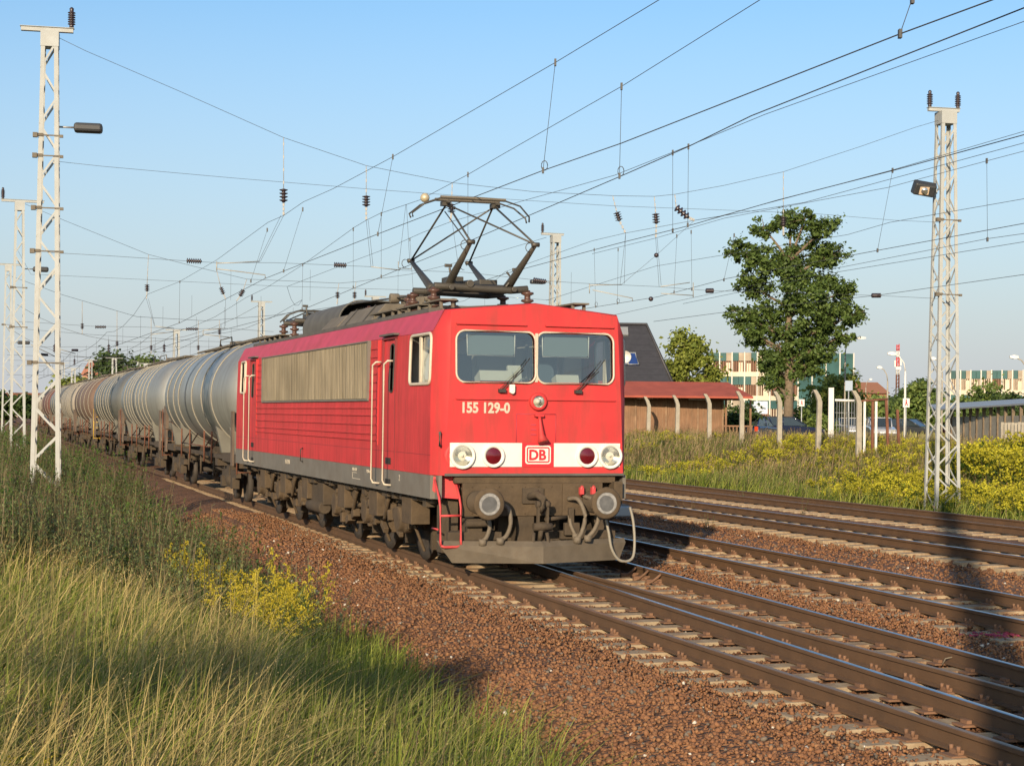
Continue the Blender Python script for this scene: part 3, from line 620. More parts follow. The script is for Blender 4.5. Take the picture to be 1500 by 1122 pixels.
# headstock, buffers, coupling, hoses
b = MB(); b.bb((-1.08, -.02, .84), (.42, .05, 1.31)); b.bb((.421, -.035, .84), (1.04, .05, 1.31)); b.bb((-1.20, .0, 1.31), (1.25, .10, 1.415)); b.bb((1.20, -.10, 1.0), (1.33, .12, 1.33))
for i in range(7): 
    for z in (.88, 1.26): b.cyl((-.95+i*.2, -.035, z), (-.95+i*.2, -.02, z), .012, 6)
b.build('headstock', M_UNDER2, loco, bevel=.006)
for x in (-.875, .875):
    b = MB(); b.lathe([(0, .16), (.06, .16), (.06, .115), (.33, .105), (.33, .09), (.55, .09)], MX(x, -.02, 1.045), 24); bf = b.build('buffer', M_UNDER, loco)
    q = MB(); q.lathe([(.55, .19), (.555, .222), (.575, .226), (.590, .205), (.592, .155)], MX(x, -.02, 1.045), 36); q.build('buffer_rim', M_UNDER2, bf)
    q = MB(); n = 40; o_ = [(.150*math.cos(2*math.pi*k/n)*(1+.02*math.sin(5*k)), .150*math.sin(2*math.pi*k/n)) for k in range(n)]; i_ = [(.115*(1+.10*math.sin(.94*k)+.04*math.sin(2.2*k))*math.cos(2*math.pi*k/n), .115*(1+.10*math.sin(.94*k))*math.sin(2*math.pi*k/n)) for k in range(n)]
    rr_ = [1+random.uniform(-.10, .10) for _ in range(9)]; i_ = [(.112*(rr_[int(k*9/n)]*(1-(k*9/n) % 1)+rr_[(int(k*9/n)+1) % 9]*((k*9/n) % 1))*math.cos(2*math.pi*k/n), .112*(rr_[int(k*9/n)]*(1-(k*9/n) % 1)+rr_[(int(k*9/n)+1) % 9]*((k*9/n) % 1))*math.sin(2*math.pi*k/n)) for k in range(n)]; q.poly([o_, i_], lambda u, v: (x+u, -.6145, 1.045+v)); q.build('grease_ring', M_GREASE, bf)
    q = MB(); q.lathe([(.592, .156), (.5935, .08), (.594, .002)], MX(x, -.02, 1.045), 30, caps=False); q.build('buffer_face', M_BUFF, bf)
b = MB(); b.bb((-.20, -.06, 1.02), (.12, -.02, 1.24)); q_ = [(-.12, -.0, 1.10), (-.02, -.18, 1.16), (.02, -.30, 1.10), (.02, -.33, .98), (.0, -.28, .90)]
b.tube(q_, [.05, .06, .055, .05, .035], 10); b.build('draw_hook', M_UNDER, loco)
b = MB()
for x in (-.05, .09): b.box((x, -.30, .86), (.035, .05, .36), rx=.05); b.cyl((x-.03, -.30, 1.02), (x+.03, -.30, 1.02), .05, 12)
b.cyl((-.12, -.30, .70), (.16, -.30, .70), .055, 12); b.cyl((.0, -.30, .66), (.0, -.24, .50), .035, 10); b.tube([(-.12, -.32, .62), (-.13, -.34, .48), (.0, -.35, .42), (.10, -.34, .48), (.08, -.32, .62)], .028, 8)
b.cyl((.10, -.20, .80), (.45, -.10, .82), .03, 8); b.build('screw_coupling', M_UNDER, loco)
def hose(pts, r=.032, m=M_HOSE):
    # smooth through the points
    P = [Vector(p) for p in pts]; out = []
    for i in range(len(P)-1):
        p0, p1, p2, p3 = P[max(i-1, 0)], P[i], P[i+1], P[min(i+2, len(P)-1)]
        for k in range(6):
            t = k/6; out.append(.5*((2*p1)+(-p0+p2)*t+(2*p0-5*p1+4*p2-p3)*t*t+(-p0+3*p1-3*p2+p3)*t**3))
    out.append(P[-1]); b = MB(); b.tube(out, r, 8); e = out[-1]; b.cyl(e+Vector((0, 0, .03)), e-Vector((0, 0, .06)), r*1.8, 8)
    return b.build('brake_hose', m, loco)
hose([(-.50, -.05, 1.0), (-.47, -.25, .95), (-.47, -.33, .75), (-.52, -.30, .58), (-.60, -.27, .52)]); hose([(-.72, -.05, .84), (-.72, -.15, .7), (-.78, -.2, .56), (-.84, -.2, .50)])
hose([(.50, -.06, 1.08), (.58, -.25, 1.08), (.66, -.32, .85), (.62, -.30, .62), (.56, -.28, .52)]); hose([(.74, -.06, 1.12), (.82, -.26, 1.06), (.87, -.32, .85), (.82, -.30, .66), (.72, -.28, .54)])
hose([(.52, -.05, .84), (.52, -.12, .7), (.58, -.15, .56)], .028)
for x in (.68, .86):
    b = MB(); b.cyl((x, -.08, 1.13), (x, -.14, 1.27), .022, 8); b.box((x, -.11, 1.20), (.06, .06, .10)); b.build('brake_cock', M_STEPRED, loco)
b = MB(); 
pts = [(1.03, -.20, .78), (1.06, -.24, .6), (1.10, -.25, .38), (1.20, -.25, .22), (1.33, -.25, .18), (1.45, -.22, .24), (1.50, -.16, .45), (1.50, -.10, .75), (1.46, -.05, .98)]
P = [Vector(p) for p in pts]; out = []
for i in range(len(P)-1):
    p0, p1, p2, p3 = P[max(i-1, 0)], P[i], P[i+1], P[min(i+2, len(P)-1)]
    for k in range(6):
        t = k/6; out.append(.5*((2*p1)+(-p0+p2)*t+(2*p0-5*p1+4*p2-p3)*t*t+(-p0+3*p1-3*p2+p3)*t**3))
b.tube(out, .021, 8); b.build('heating_cable', mat('cable_grey', (.22, .20, .16), rough=.6), loco)
b = MB(); b.bb((.43, -.12, .56), (.66, -.04, .74)); b.bb((.50, -.10, .60), (.58, -.02, .95)); b.bb((-1.0, -.0, .52), (-.78, .3, .80)); b.bb((-1.20, .05, .45), (-.9, .5, .62)); b.bb((-.25, -.0, .2), (.0, .3, .85)); b.bb((-.45, .3, .35), (.5, .5, .85)); b.cyl((-1.05, -.06, .74), (-.72, -.06, .74), .05)
b.bb((-1.3, .30, .3), (-1.05, .55, 1.1)); b.bb((1.0, .2, .3), (1.25, .5, 1.1)); b.bb((.2, .1, .2), (.9, .5, .6)); b.build('underframe_equipment', M_UNDER, loco, bevel=.01)
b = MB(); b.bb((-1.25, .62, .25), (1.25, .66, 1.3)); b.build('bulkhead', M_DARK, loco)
# snow plough with a ridge in the middle
b = MB()
xm = -.02; top = [(-1.46, .02, .50), (xm, -.42, .50), (1.46-.48+.45, .02, .50)]; top = [(-1.45, .0, .50), (xm, -.38, .50), (1.40, .0, .50)]; mid = [(-1.44, -.06, .44), (xm, -.46, .43), (1.40, -.06, .44)]; bot = [(-1.24, -.06, .19), (xm, -.46, .19), (1.30, -.06, .19)]
for A, B_ in ((top, mid), (mid, bot)):
    for i in (0, 1): b.add([A[i], A[i+1], B_[i+1], B_[i]], [(0, 1, 2, 3)])
sh = [(x, y+.03, z) for x, y, z in bot]; tp = [(x, y+.03, z) for x, y, z in top]
for i in (0, 1): b.add([tp[i], tp[i+1], sh[i+1], sh[i]], [(3, 2, 1, 0)]); b.add([bot[i], bot[i+1], sh[i+1], sh[i]], [(0, 1, 2, 3)])
b.build('snow_plough', M_PLOW, loco, fixn=False)
b = MB(); b.bb((-1.30, -.02, .50), (-.5, .06, .62)); b.bb((.4, -.02, .50), (1.25, .06, .62)); b.build_each('plough_bracket', M_UNDER, loco)
# red steps
b = MB()
for x in (-1.44, -1.14): b.tube([(x-.02, .12, 1.36), (x, -.05, 1.10), (x, -.12, .98), (x, -.12, .50), (x+.01, -.12, .44)], .018, 6)
b.tube([(-1.43, -.12, .44), (-1.38, -.12, .42), (-1.20, -.12, .42), (-1.13, -.12, .44)], .020, 6); b.tube([(-1.44, -.12, .86), (-1.14, -.12, .86)], .018, 6); b.tube([(-1.44, .02, .66), (-1.44, .30, .66)], .014, 6)
b.build('step_ladder', M_STEPRED, loco)
b = MB(); b.add([(-1.46, .02, 1.40), (-1.16, -.02, 1.40), (-1.08, -.02, 1.28), (-1.10, -.01, 1.08), (-1.34, .0, 1.10), (-1.47, .03, 1.20)], [(0, 1, 2, 3, 4, 5)]); b.add([(-1.46, .03, 1.40), (-1.16, -.01, 1.40), (-1.08, -.01, 1.28), (-1.10, .0, 1.08), (-1.34, .01, 1.10), (-1.47, .04, 1.20)], [(5, 4, 3, 2, 1, 0)]); sp_ = b.build('step_plate', M_STEPRED, loco, fixn=False); sp_.location.y = .16
# bogies
random.seed(11)
def wheelset(y, par):
    for sg in (-1, 1):
        q = MB(); q.lathe([(0, .60), (.03, .625), (.13, .625), (.135, .64), (.15, .64), (.15, .50), (.11, .46), (.11, .16), (.16, .15), (.16, .01)], Matrix.Translation((sg*.82, y, .625)) @ Matrix.Rotation(R_(90*sg), 4, 'Y') @ Matrix.Translation((0, 0, -.12)), 32); q.build('wheel', M_WHEEL, par)
def bogie(ys, par):
    bg_ = MB()
    bf = empty('bogie', (0, 0, 0)); bf.parent = par
    for sg in (-1, 1):
        bg_.bb((sg*1.02, ys[0]-.75, .86), (sg*1.16, ys[-1]+.75, 1.04)); bg_.bb((sg*1.0, ys[0]-.80, .62), (sg*1.14, ys[0]-.70, 1.0)); bg_.bb((sg*1.0, ys[-1]+.70, .62), (sg*1.14, ys[-1]+.80, 1.0))
        for i, y in enumerate(ys):
            for d in (-.36, .36): bg_.box((sg*1.10, y+d, .72), (.16, .12, .34))
            bg_.box((sg*1.12, y, .97), (.20, .95, .10)); bg_.box((sg*1.17, y+.05, 1.05), (.10, .62, .05), rx=.04)
        for a, c_ in zip(ys[:-1], ys[1:]):
            m_ = (a+c_)/2; bg_.box((sg*1.10, m_, .80), (.2, .42, .34)); bg_.cyl((sg*1.18, m_-.5, .70), (sg*1.18, m_+.5, .62), .045, 8); bg_.box((sg*1.05, m_+.1, .45), (.22, .3, .2)); bg_.box((sg*1.2, m_-.28, .92), (.16, .2, .26))
        for k in range(44):
            y = random.uniform(ys[0]-.6, ys[-1]+.6); z = random.uniform(.4, 1.05); bg_.box((sg*random.uniform(1.14, 1.27), y, z), (random.uniform(.05, .14), random.uniform(.06, .3), random.uniform(.04, .18)), rx=random.uniform(-.5, .5))
    bg_.build('bogie_frame', M_UNDER2, bf, bevel=.012)
    for y in ys:
        wheelset(y, bf)
        for sg in (-1, 1):
            q = MB(); M = Matrix.Translation((sg*1.08, y, .64)) @ Matrix.Rotation(R_(90*sg), 4, 'Y'); q.lathe([(0, .23), (.12, .23), (.14, .205), (.22, .20), (.235, .18), (.235, .0101)], M, 24); q.box((sg*1.12, y, .64), (.16, .52, .30)); q.build('axle_box', M_UNDER2, bf, bevel=.01)
            for d in (-.33, .33):
                q = MB(); P = [(sg*1.13+.07*math.cos(a), y+d+.07*math.sin(a), .70+.20*a/(6.283*5)) for a in np.linspace(0, 6.283*5, 60)]; q.tube(P, .016, 5); q.build('coil_spring', M_UNDER, bf)
            q = MB(); q.box((sg*.86, y-.70, .48), (.16, .10, .55), rx=.12); q.box((sg*.90, y+.70, .48), (.16, .10, .55), rx=-.12); q.build_each('brake_block', M_UNDER, bf)
    # sand boxes, cylinders and pipes
    for y in (ys[0]-.85, ys[1]-.95, ys[2]-.92):
        for sg in (-1, 1):
            q = MB(); q.box((sg*1.24, y, .82), (.30, .55, .40)); q.box((sg*1.24, y, 1.04), (.24, .36, .06)); q.cyl((sg*1.24, y+.1, .62), (sg*1.05, y+.15, .18), .028, 6); q.build('sand_box', M_UNDER2, bf, bevel=.035)
    for y in (ys[0]+.95, ys[1]+.95):
        for sg in (-1, 1):
            q = MB(); q.cyl((sg*1.15, y-.16, .90), (sg*1.15, y+.22, .90), .13, 16); q.tube([(sg*1.26, y-.5, 1.08), (sg*1.28, y-.3, .9), (sg*1.28, y-.1, .62), (sg*1.22, y+.2, .55)], .035, 8); q.build('brake_cylinder', M_UNDER2, bf)
    return bf
bogie((2.75, 4.95, 7.25), loco); bogie((10.35, 12.65, 14.95), loco)
b = MB(); b.bb((-1.30, 8.2, .55), (1.30, 9.5, 1.08)); b.cyl((-1.25, 8.25, .5), (-1.25, 9.5, .5), .12, 14); b.build('battery_box', M_UNDER, loco, bevel=.02)
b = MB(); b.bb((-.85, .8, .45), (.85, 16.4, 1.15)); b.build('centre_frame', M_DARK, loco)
b = MB()
for sg in (-1, 1):
    for k in range(34):
        y = .4+k*.49+random.uniform(-.15, .15); z = random.uniform(1.0, 1.1); b.box((sg*1.30, y, z), (.16, random.uniform(.1, .35), random.uniform(.05, .2)))
    b.tube([(sg*1.34, .5, 1.02), (sg*1.34, 16.5, 1.02)], .03, 6); b.tube([(sg*1.26, .5, .99), (sg*1.26, 16.5, .96)], .022, 6)
b.build('pipework', M_UNDER, loco)
for x in (-.875, .875):
    b = MB(); b.lathe([(0, .16), (.05, .16), (.05, .11), (.45, .10), (.46, .22), (.50, .22)], Matrix.Translation((x, FL, 1.045)) @ Matrix.Rotation(R_(-90), 4, 'X'), 24); b.build('buffer', M_UNDER, loco)
b = MB(); b.bb((-1.2, FL-.1, .85), (1.2, FL, 1.4)); b.build('rear_headstock', M_UNDER, loco)
# roof gear
b = MB()
def prism(mb, prof, y0, y1): mb.loft([[(x, y0, z) for x, z in prof], [(x, y1, z) for x, z in prof]], capa=True, capb=True)
prism(b, [(-1.12, 3.82), (-.80, 4.20), (.80, 4.20), (1.12, 3.82)], 5.6, 8.2)
for y in (6.2, 7.6): b.loft([[(-1.13, y, 3.83), (-.81, y, 4.22), (.81, y, 4.22), (1.13, y, 3.83)], [(-1.13, y+.08, 3.83), (-.81, y+.08, 4.22), (.81, y+.08, 4.22), (1.13, y+.08, 3.83)]], closed=False)
b.build('roof_hump', M_ROOFGEAR, loco, bevel=.02)
b = MB(); prism(b, [(-1.15, 3.82), (-.85, 4.14), (.85, 4.14), (1.15, 3.82)], 8.25, 9.6); b.build('roof_hump', M_ROOFGEAR, loco, bevel=.02)
b = MB(); prism(b, [(-1.05, 3.82), (-.9, 4.05), (.9, 4.05), (1.05, 3.82)], 4.3, 5.55); b.build('roof_hump', M_ROOFGEAR, loco, bevel=.02)
b = MB(); prof = [(-1.0+.0*k, 0) for k in range(0)]
arc = [(-.72+0, 3.85)]+[(-.28-.46*math.cos(a), 4.08+.42*math.sin(a)) for a in np.linspace(0, math.pi/2, 8)]+[(.28+.46*math.sin(a), 4.08+.42*math.cos(a)) for a in np.linspace(0, math.pi/2, 8)]+[(.74, 3.85)]
b.loft([[(x, y, z) for x, z in arc] for y in (9.5, 13.0)], closed=False, smooth=True); b.loft([[(x*.97, y, z-.015) for x, z in arc] for y in (9.5, 13.0)], closed=False, smooth=True)
b.tube([(x, 9.5, z) for x, z in arc], .02, 5); b.build('roof_shield', M_ROOFDARK, loco)
b = MB(); b.lathe([(0, .05), (.04, .24), (.14, .36), (.3, .40), (2.6, .40)], Matrix.Translation((-.12, 9.7, 4.02)) @ Matrix.Rotation(R_(-90), 4, 'X'), 28); b.build('main_switch_tank', M_ROOFGEAR, loco)
b = MB(); b.cyl((-.55, 6.0, 4.32), (.25, 5.8, 4.34), .06, 10); b.cyl((-.62, 6.0, 4.32), (-.45, 6.0, 4.32), .09, 12)
for x in (-.35, -.1, .1): b.box((x, 5.9, 4.28), (.14, .2, .14))
b.build('air_valves', M_ROOFGEAR, loco, bevel=.02)
b = MB()
for sg in (-1, 1):
    for (y0, y1) in ((.9, 1.9), (2.1, 3.5), (3.7, 5.3), (13.4, 16.4)):
        b.bb((sg*1.17, y0, 3.96), (sg*.92, y1, 3.985))
        for y in np.arange(y0+.1, y1, .6): b.bb((sg*1.15, y, 3.84), (sg*1.11, y+.05, 3.97)); b.bb((sg*.97, y, 3.86), (sg*.93, y+.05, 3.97))
b.build('roof_walkway', M_ROOFGEAR, loco)
def insul(x, y, z0, z1, r, n, par, m=M_INSRED, name='insulator', tilt=None):
    pr = [(0, r*.45)]; h = z1-z0
    for k in range(n):
        a = h*(k+.25)/n; pr += [(a, r*.45), (a+h*.08, r), (a+h*.16, r*.92), (a+h*.35/1.0/n*1.2, r*.5)]
    pr += [(h, r*.4)]
    q = MB(); q.lathe(pr, tilt if tilt is not None else Matrix.Translation((x, y, z0)), 16); return q.build(name, m, par)
def pantograph(yc, raised):
    pg = empty('pantograph', (0, 0, 0)); pg.parent = loco
    fr_ = MB()
    for sg in (-1, 1): fr_.tube([(sg*.52, yc-.75, 4.28), (sg*.52, yc+.75, 4.28)], .045, 10)
    for d in (-.62, .62): fr_.tube([(-.78, yc+d, 4.30), (-.5, yc+d, 4.30), (.5, yc+d, 4.27), (.78, yc+d, 4.30)], .06, 10)
    for d in (-.30, .30): fr_.tube([(-.55, yc+d, 4.33), (.55, yc+d, 4.33)], .05, 10)
    fr_.box((-.35, yc-.2, 4.40), (.25, .4, .16)); fr_.box((.3, yc+.1, 4.40), (.3, .35, .15)); fr_.cyl((-.2, yc-.7, 4.35), (-.2, yc+.2, 4.38), .06); fr_.tube([(.45, yc-.5, 4.35), (.55, yc-.45, 4.5), (.5, yc-.4, 4.58)], .02, 6)
    fr_.tube([(-.40, yc-.6, 4.32), (-.50, yc-.6, 4.48), (-.52, yc-.6, 4.60)], .02, 6); fr_.box((-.54, yc-.6, 4.63), (.12, .04, .05)); fr_.tube([(.40, yc-.65, 4.32), (.52, yc-.65, 4.46), (.54, yc-.65, 4.56)], .02, 6); fr_.box((.57, yc-.65, 4.60), (.12, .04, .05))
    fr_.build('base_frame', M_PANTO, pg, bevel=.008)
    for sx_ in (-.78, .78):
        for d in (-.62, .62): insul(sx_, yc+d, 3.93, 4.28, .105, 3, pg)
    insul(.0, yc+.9, 3.95, 4.22, .09, 3, pg)
    if raised:
        K = {}
        for sg in (-1, 1):
            for d in (-1, 1):
                kn = Vector((sg*.52, yc+d*1.72, 4.90)); bs = Vector((sg*.50, yc+d*.42, 4.32)); K[(sg, d)] = kn
                q = MB(); q.tube([bs, bs.lerp(kn, .1), kn], [.075, .07, .032], 10); q.cyl(kn-Vector((.06, 0, 0)), kn+Vector((.06, 0, 0)), .035, 8); q.tube([kn+Vector((-.10+.06*math.cos(a), 0, -.05+.07*math.sin(a))) for a in np.linspace(0, 5, 10)], .006, 4); q.build('lower_arm', M_PANTO, pg)
        hd = {-1: Vector((-.40, yc, 5.66)), 1: Vector((.40, yc, 5.66))}
        for sg in (-1, 1):
            for d in (-1, 1):
                q = MB(); q.tube([K[(sg, d)], hd[sg]+Vector((0, d*.06, 0))], .016, 8)
                if d == -1 and sg == -1: q.tube([K[(sg, d)]+Vector((-.05, 0, -.02)), hd[sg]+Vector((-.06, -.1, -.12))], .010, 6)
                q.build('upper_arm', M_PANTO, pg)
        q = MB(); q.tube([K[(-1, 1)], hd[1]+Vector((0, .05, 0))], .014, 8); q.tube([K[(1, -1)], hd[-1]+Vector((0, -.05, 0))], .014, 8); q.build('cross_brace', M_PANTO, pg)
        hz_ = 5.76; hb = MB()
        for d in (-.16, .16): hb.tube([(-.98, yc+d*.4, 5.44), (-1.0, yc+d*.6, 5.50), (-.80, yc+d, 5.66), (-.55, yc+d, hz_-.01), (.55, yc+d, hz_-.01), (.80, yc+d, 5.68), (.98, yc+d*.6, 5.52), (.99, yc+d*.4, 5.44)], .014, 8)
        hb.tube([(-.42, yc-.2, 5.70), (-.42, yc+.2, 5.70)], .025, 8); hb.tube([(.42, yc-.2, 5.70), (.42, yc+.2, 5.70)], .025, 8)
        for sg in (-1, 1): hb.box((sg*.42, yc, 5.68), (.14, .14, .07))
        hb.build('collector_head', M_PANTO, pg)
        for d in (-.16, .16):
            q = MB(); q.box((0, yc+d, hz_+.012), (1.10, .045, .03)); q.build('contact_strip', M_ROOFGEAR, pg)
    else:
        for sg in (-1, 1):
            for d in (-1, 1):
                q = MB(); kn = Vector((sg*.52, yc+d*1.55, 4.42)); q.tube([(sg*.5, yc+d*.4, 4.32), kn], [.06, .03], 8); q.tube([kn, (sg*.42, yc, 4.52)], .015, 6); q.build('folded_arm', M_PANTO, pg)
        hb = MB()
        for d in (-.16, .16): hb.tube([(-.95, yc+d, 4.30), (-.80, yc+d, 4.46), (-.55, yc+d, 4.56), (.55, yc+d, 4.56), (.80, yc+d, 4.46), (.95, yc+d, 4.30)], .016, 8)
        hb.build('collector_head', M_PANTO, pg)
    return pg
for o in loco.children:                                     # front fittings sit on the face, 0.2 m further back
    if o.name.split('.')[0] in ('lower_edge', 'white_band', 'running_number', 'logo_plate', 'headlight', 'tail_light', 'top_headlight', 'lamp_housing', 'horn', 'hatch_seam', 'socket', 'wiper', 'grab_handle'): o.location.y += .2
pantograph(3.25, True); pantograph(14.3, False)
b = MB(); b.tube([(-.5, 4.0, 4.25), (-.5, 5.0, 4.30), (-.5, 9.0, 4.42), (-.4, 13.4, 4.38)], .018, 6); b.build('roof_busbar', M_PANTO, loco)
for y in (5.2, 8.0, 13.2): insul(-.5, y, 3.95, 4.30, .08, 3, loco)
# ------------------------------------------------------------------ tank wagons
def tankmat(name, col, dirt, amt, rough=.36, metal=.6):
    return mat(name, col, rough=rough, metal=metal, var=.12, vscale=1.0, dirt=dirt, dirt_amt=amt, dscale=1.4, dstretch=(1, 2.5, .5))
M_TANKS = [tankmat('tank_silver', (.36, .365, .345), (.17, .155, .12), .6), tankmat('tank_dull', (.22, .22, .20), (.14, .12, .09), .6), tankmat('tank_rusty', (.19, .125, .085), (.10, .055, .035), .8, .5, .1), tankmat('tank_cream', (.33, .29, .23), (.2, .16, .12), .5, .5, .1), tankmat('tank_red', (.15, .065, .05), (.11, .06, .04), .5, .6, .05)]
M_RING = mat('tank_ring', (.23, .22, .185), rough=.5, metal=.2, dirt=(.3, .24, .16), dirt_amt=.4, dscale=4)
M_GAP = mat('tank_joint', (.06, .07, .09), rough=.4)
M_YEL = mat('yellow_paint', (.55, .36, .05), rough=.6); M_RUSTP = mat('rusty_panel', (.30, .15, .08), rough=.8, var=.4, dirt=(.7, .6, .45), dirt_amt=.5, dscale=6)
M_SKIRTW = mat('saddle_grey', (.13, .125, .105), rough=.8, var=.2)
WL = 16.6
def make_wagon(label, mt, rings, bigpost=True, yellow=False):
    wg = empty('tank_wagon', (0, 0, 0), 0, label, 'tank wagon', 'tank wagons coupled behind the locomotive')
    zc, r = 2.72, 1.44
    y0, y1 = .85, WL-.85
    prof = [(0, .02), (.02, .45), (.09, .85), (.20, 1.12), (.38, 1.33), (.58, r), (y1-y0-.58, r), (y1-y0-.38, 1.33), (y1-y0-.20, 1.12), (y1-y0-.09, .85), (y1-y0-.02, .45), (y1-y0, .02)]
    M = Matrix.Translation((0, y0, zc)) @ Matrix.Rotation(R_(-90), 4, 'X')
    q = MB(); q.lathe(prof, M, 64); tk = q.build('tank', mt, wg)
    for y in rings:
        q = MB(); q.tube([(1.455*math.cos(a), y, zc+1.455*math.sin(a)) for a in np.linspace(0, 6.283, 49)[:-1]], .019, 5, closed=True); q.build('tank_ring', M_RING, tk)
    q = MB(); q.lathe([(0, r+.012), (.16, r+.012)], Matrix.Translation((0, 9.62, zc)) @ Matrix.Rotation(R_(-90), 4, 'X'), 64, caps=False); q.build('joint_band', M_GAP, tk)
    q = MB()
    for sg in (-.42, .42):
        q.bb((sg-.03, y0+.9, 4.16), (sg+.03, y1-.9, 4.20))
    for y in np.arange(y0+1, y1-1, .32): q.bb((-.40, y, 4.20), (.40, y+.2, 4.225))
    for y in np.arange(y0+1.2, y1-1, 1.6): q.bb((-.38, y, 4.0), (-.34, y+.04, 4.17)); q.bb((.34, y, 4.0), (.38, y+.04, 4.17))
    q.build('catwalk', M_ROOFGEAR, wg)
    q = MB(); q.lathe([(0, .34), (.22, .34), (.24, .30), (.26, .05)], Matrix.Translation((0, WL/2, 4.08)), 20); q.tube([(-.45, WL/2-1.2, 4.22), (-.45, WL/2-1.1, 4.40), (-.45, WL/2+1.1, 4.40), (-.45, WL/2+1.2, 4.22)], .018, 5); q.build('dome', M_ROOFGEAR, wg)
    q = MB(); q.bb((-.30, .6, 1.0), (.30, WL-.6, 1.22)); q.bb((-1.25, .62, .90), (1.25, .74, 1.28)); q.bb((-1.25, WL-.74, .90), (1.25, WL-.62, 1.28))
    for sg in (-1, 1): q.bb((sg*1.18, .62, 1.02), (sg*1.30, 2.9, 1.22)); q.bb((sg*1.18, WL-2.9, 1.02), (sg*1.30, WL-.62, 1.22)); q.bb((sg*1.20, 2.9, 1.06), (sg*1.26, WL-2.9, 1.16))
    for k in range(16): q.box((random.uniform(-1.1, 1.1), random.uniform(3.5, WL-3.5), random.uniform(.7, 1.05)), (random.uniform(.1, .4), random.uniform(.2, .7), random.uniform(.1, .3)))
    for y in (5.5, 8.2, 11): q.box((0, y, .9), (2.3, .08, .1)); q.cyl((-1.15, y, .5), (-1.15, y, 1.1), .03, 6)
    q.build('underframe', M_UNDER, wg)
    for y in (1.9, 4.3, WL-4.3, WL-1.9):
        q = MB(); q.loft([[(1.12*s_, y-.12+d, 1.2) for s_ in (-1, 1)]+[(1.28, y-.12+d, 1.9), (.9, y-.12+d, 1.62), (0, y-.12+d, 1.30), (-.9, y-.12+d, 1.62), (-1.28, y-.12+d, 1.9)] for d in (0, .24)], capa=True, capb=True); q.build('saddle', M_SKIRTW, wg)
    for yb in (2.9, WL-2.9):
        bg_ = empty('bogie', (0, 0, 0)); bg_.parent = wg; q = MB()
        for sg in (-1, 1):
            q.loft([[(sg*x, yb+a, z) for a, z in ((-1.25, .62), (-1.2, .78), (-.5, .80), (-.35, .92), (.35, .92), (.5, .80), (1.2, .78), (1.25, .62), (.6, .52), (.4, .34), (-.4, .34), (-.6, .52))] for x in (1.0, 1.12)], capa=True, capb=True)
            for d in (-.9, .9): q.box((sg*1.10, yb+d, .48), (.18, .28, .28))
            for d in (-.15, .05, .25): q.cyl((sg*1.1, yb+d-.05, .40), (sg*1.1, yb+d-.05, .66), .06, 8)
        q.box((0, yb, .75), (2.3, .35, .25)); q.build('bogie_frame', M_UNDER, bg_)
        for d in (-.9, .9):
            q = MB()
            for sg in (-1, 1): q.lathe([(0, .44), (.03, .46), (.13, .46), (.13, .36), (.08, .3), (.08, .02)], Matrix.Translation((sg*.75, yb+d, .46)) @ Matrix.Rotation(R_(90*sg), 4, 'Y') @ Matrix.Translation((0, 0, -.06)), 24)
            q.cyl((-.75, yb+d, .46), (.75, yb+d, .46), .08, 10); q.build('wheelset', M_WHEEL, bg_)
    for y, s_ in ((.62, -1), (WL-.62, 1)):
        for x in (-.875, .875):
            q = MB(); q.lathe([(0, .13), (.3, .11), (.52, .09), (.53, .22), (.58, .22)], Matrix.Translation((x, y, 1.045)) @ Matrix.Rotation(R_(-90*s_), 4, 'X'), 20); q.build('buffer', M_UNDER, wg)
    # end platform, posts with a plate, ladders and rails
    q = MB(); q.bb((-1.25, .15, 1.24), (1.25, .85, 1.27)); q.build('end_platform', M_RUSTP, wg)
    q = MB()
    for x in (-1.28, -.95): q.tube([(x, .55, .75), (x, .55, 2.35)], .022, 6)
    for z in np.arange(.8, 2.3, .28): q.tube([(-1.28, .55, z), (-.95, .55, z)], .014, 5)
    q.tube([(-1.28, .15, 1.25), (-1.28, .15, 2.1), (1.28, .15, 2.1), (1.28, .15, 1.25)], .022, 6); q.build('end_ladder', M_YEL if yellow else M_RUST, wg)
    if bigpost:
        q = MB(); q.bb((-1.34, WL-1.0, .95), (-1.28, WL-.62, 2.35)); q.bb((-1.36, WL-1.05, 1.7), (-1.26, WL-.55, 2.45)); q.bb((-1.34, .9, .95), (-1.29, 1.2, 2.30)); q.build_each('post_plate', mat('post_brown', (.12, .085, .06), rough=.8, var=.3) if 'post_brown' not in bpy.data.materials else bpy.data.materials['post_brown'], wg)
    q = MB()
    for y in (4.9, 6.4, 9.6, 11.6):
        q.tube([(-1.30, y, .9), (-1.30, y, 1.75)], .025, 6); q.tube([(-1.30, y, 1.25), (-1.0, y+.5, 1.62)], .02, 5)
    q.tube([(-1.30, 4.9, 1.32), (-1.30, 11.6, 1.32)], .018, 5); q.build('side_brackets', M_RUST, wg)
    q = MB(); zc_ = 2.35
    q.box((-1.335, 2.7, 2.42), (.01, .5, .04)); q.box((-1.36, 2.6, 2.62), (.01, .25, .10)); q.box((-1.26, 2.9, 2.2), (.01, .4, .03)); q.build('lettering_panel', M_CREAM, wg)
    return wg
random.seed(21)
PW = Vector(LO)+Vector((-math.sin(LRZ), math.cos(LRZ), 0))*17.62; WTH = R_(17.95)
wback = Vector((-math.sin(WTH), math.cos(WTH), 0))
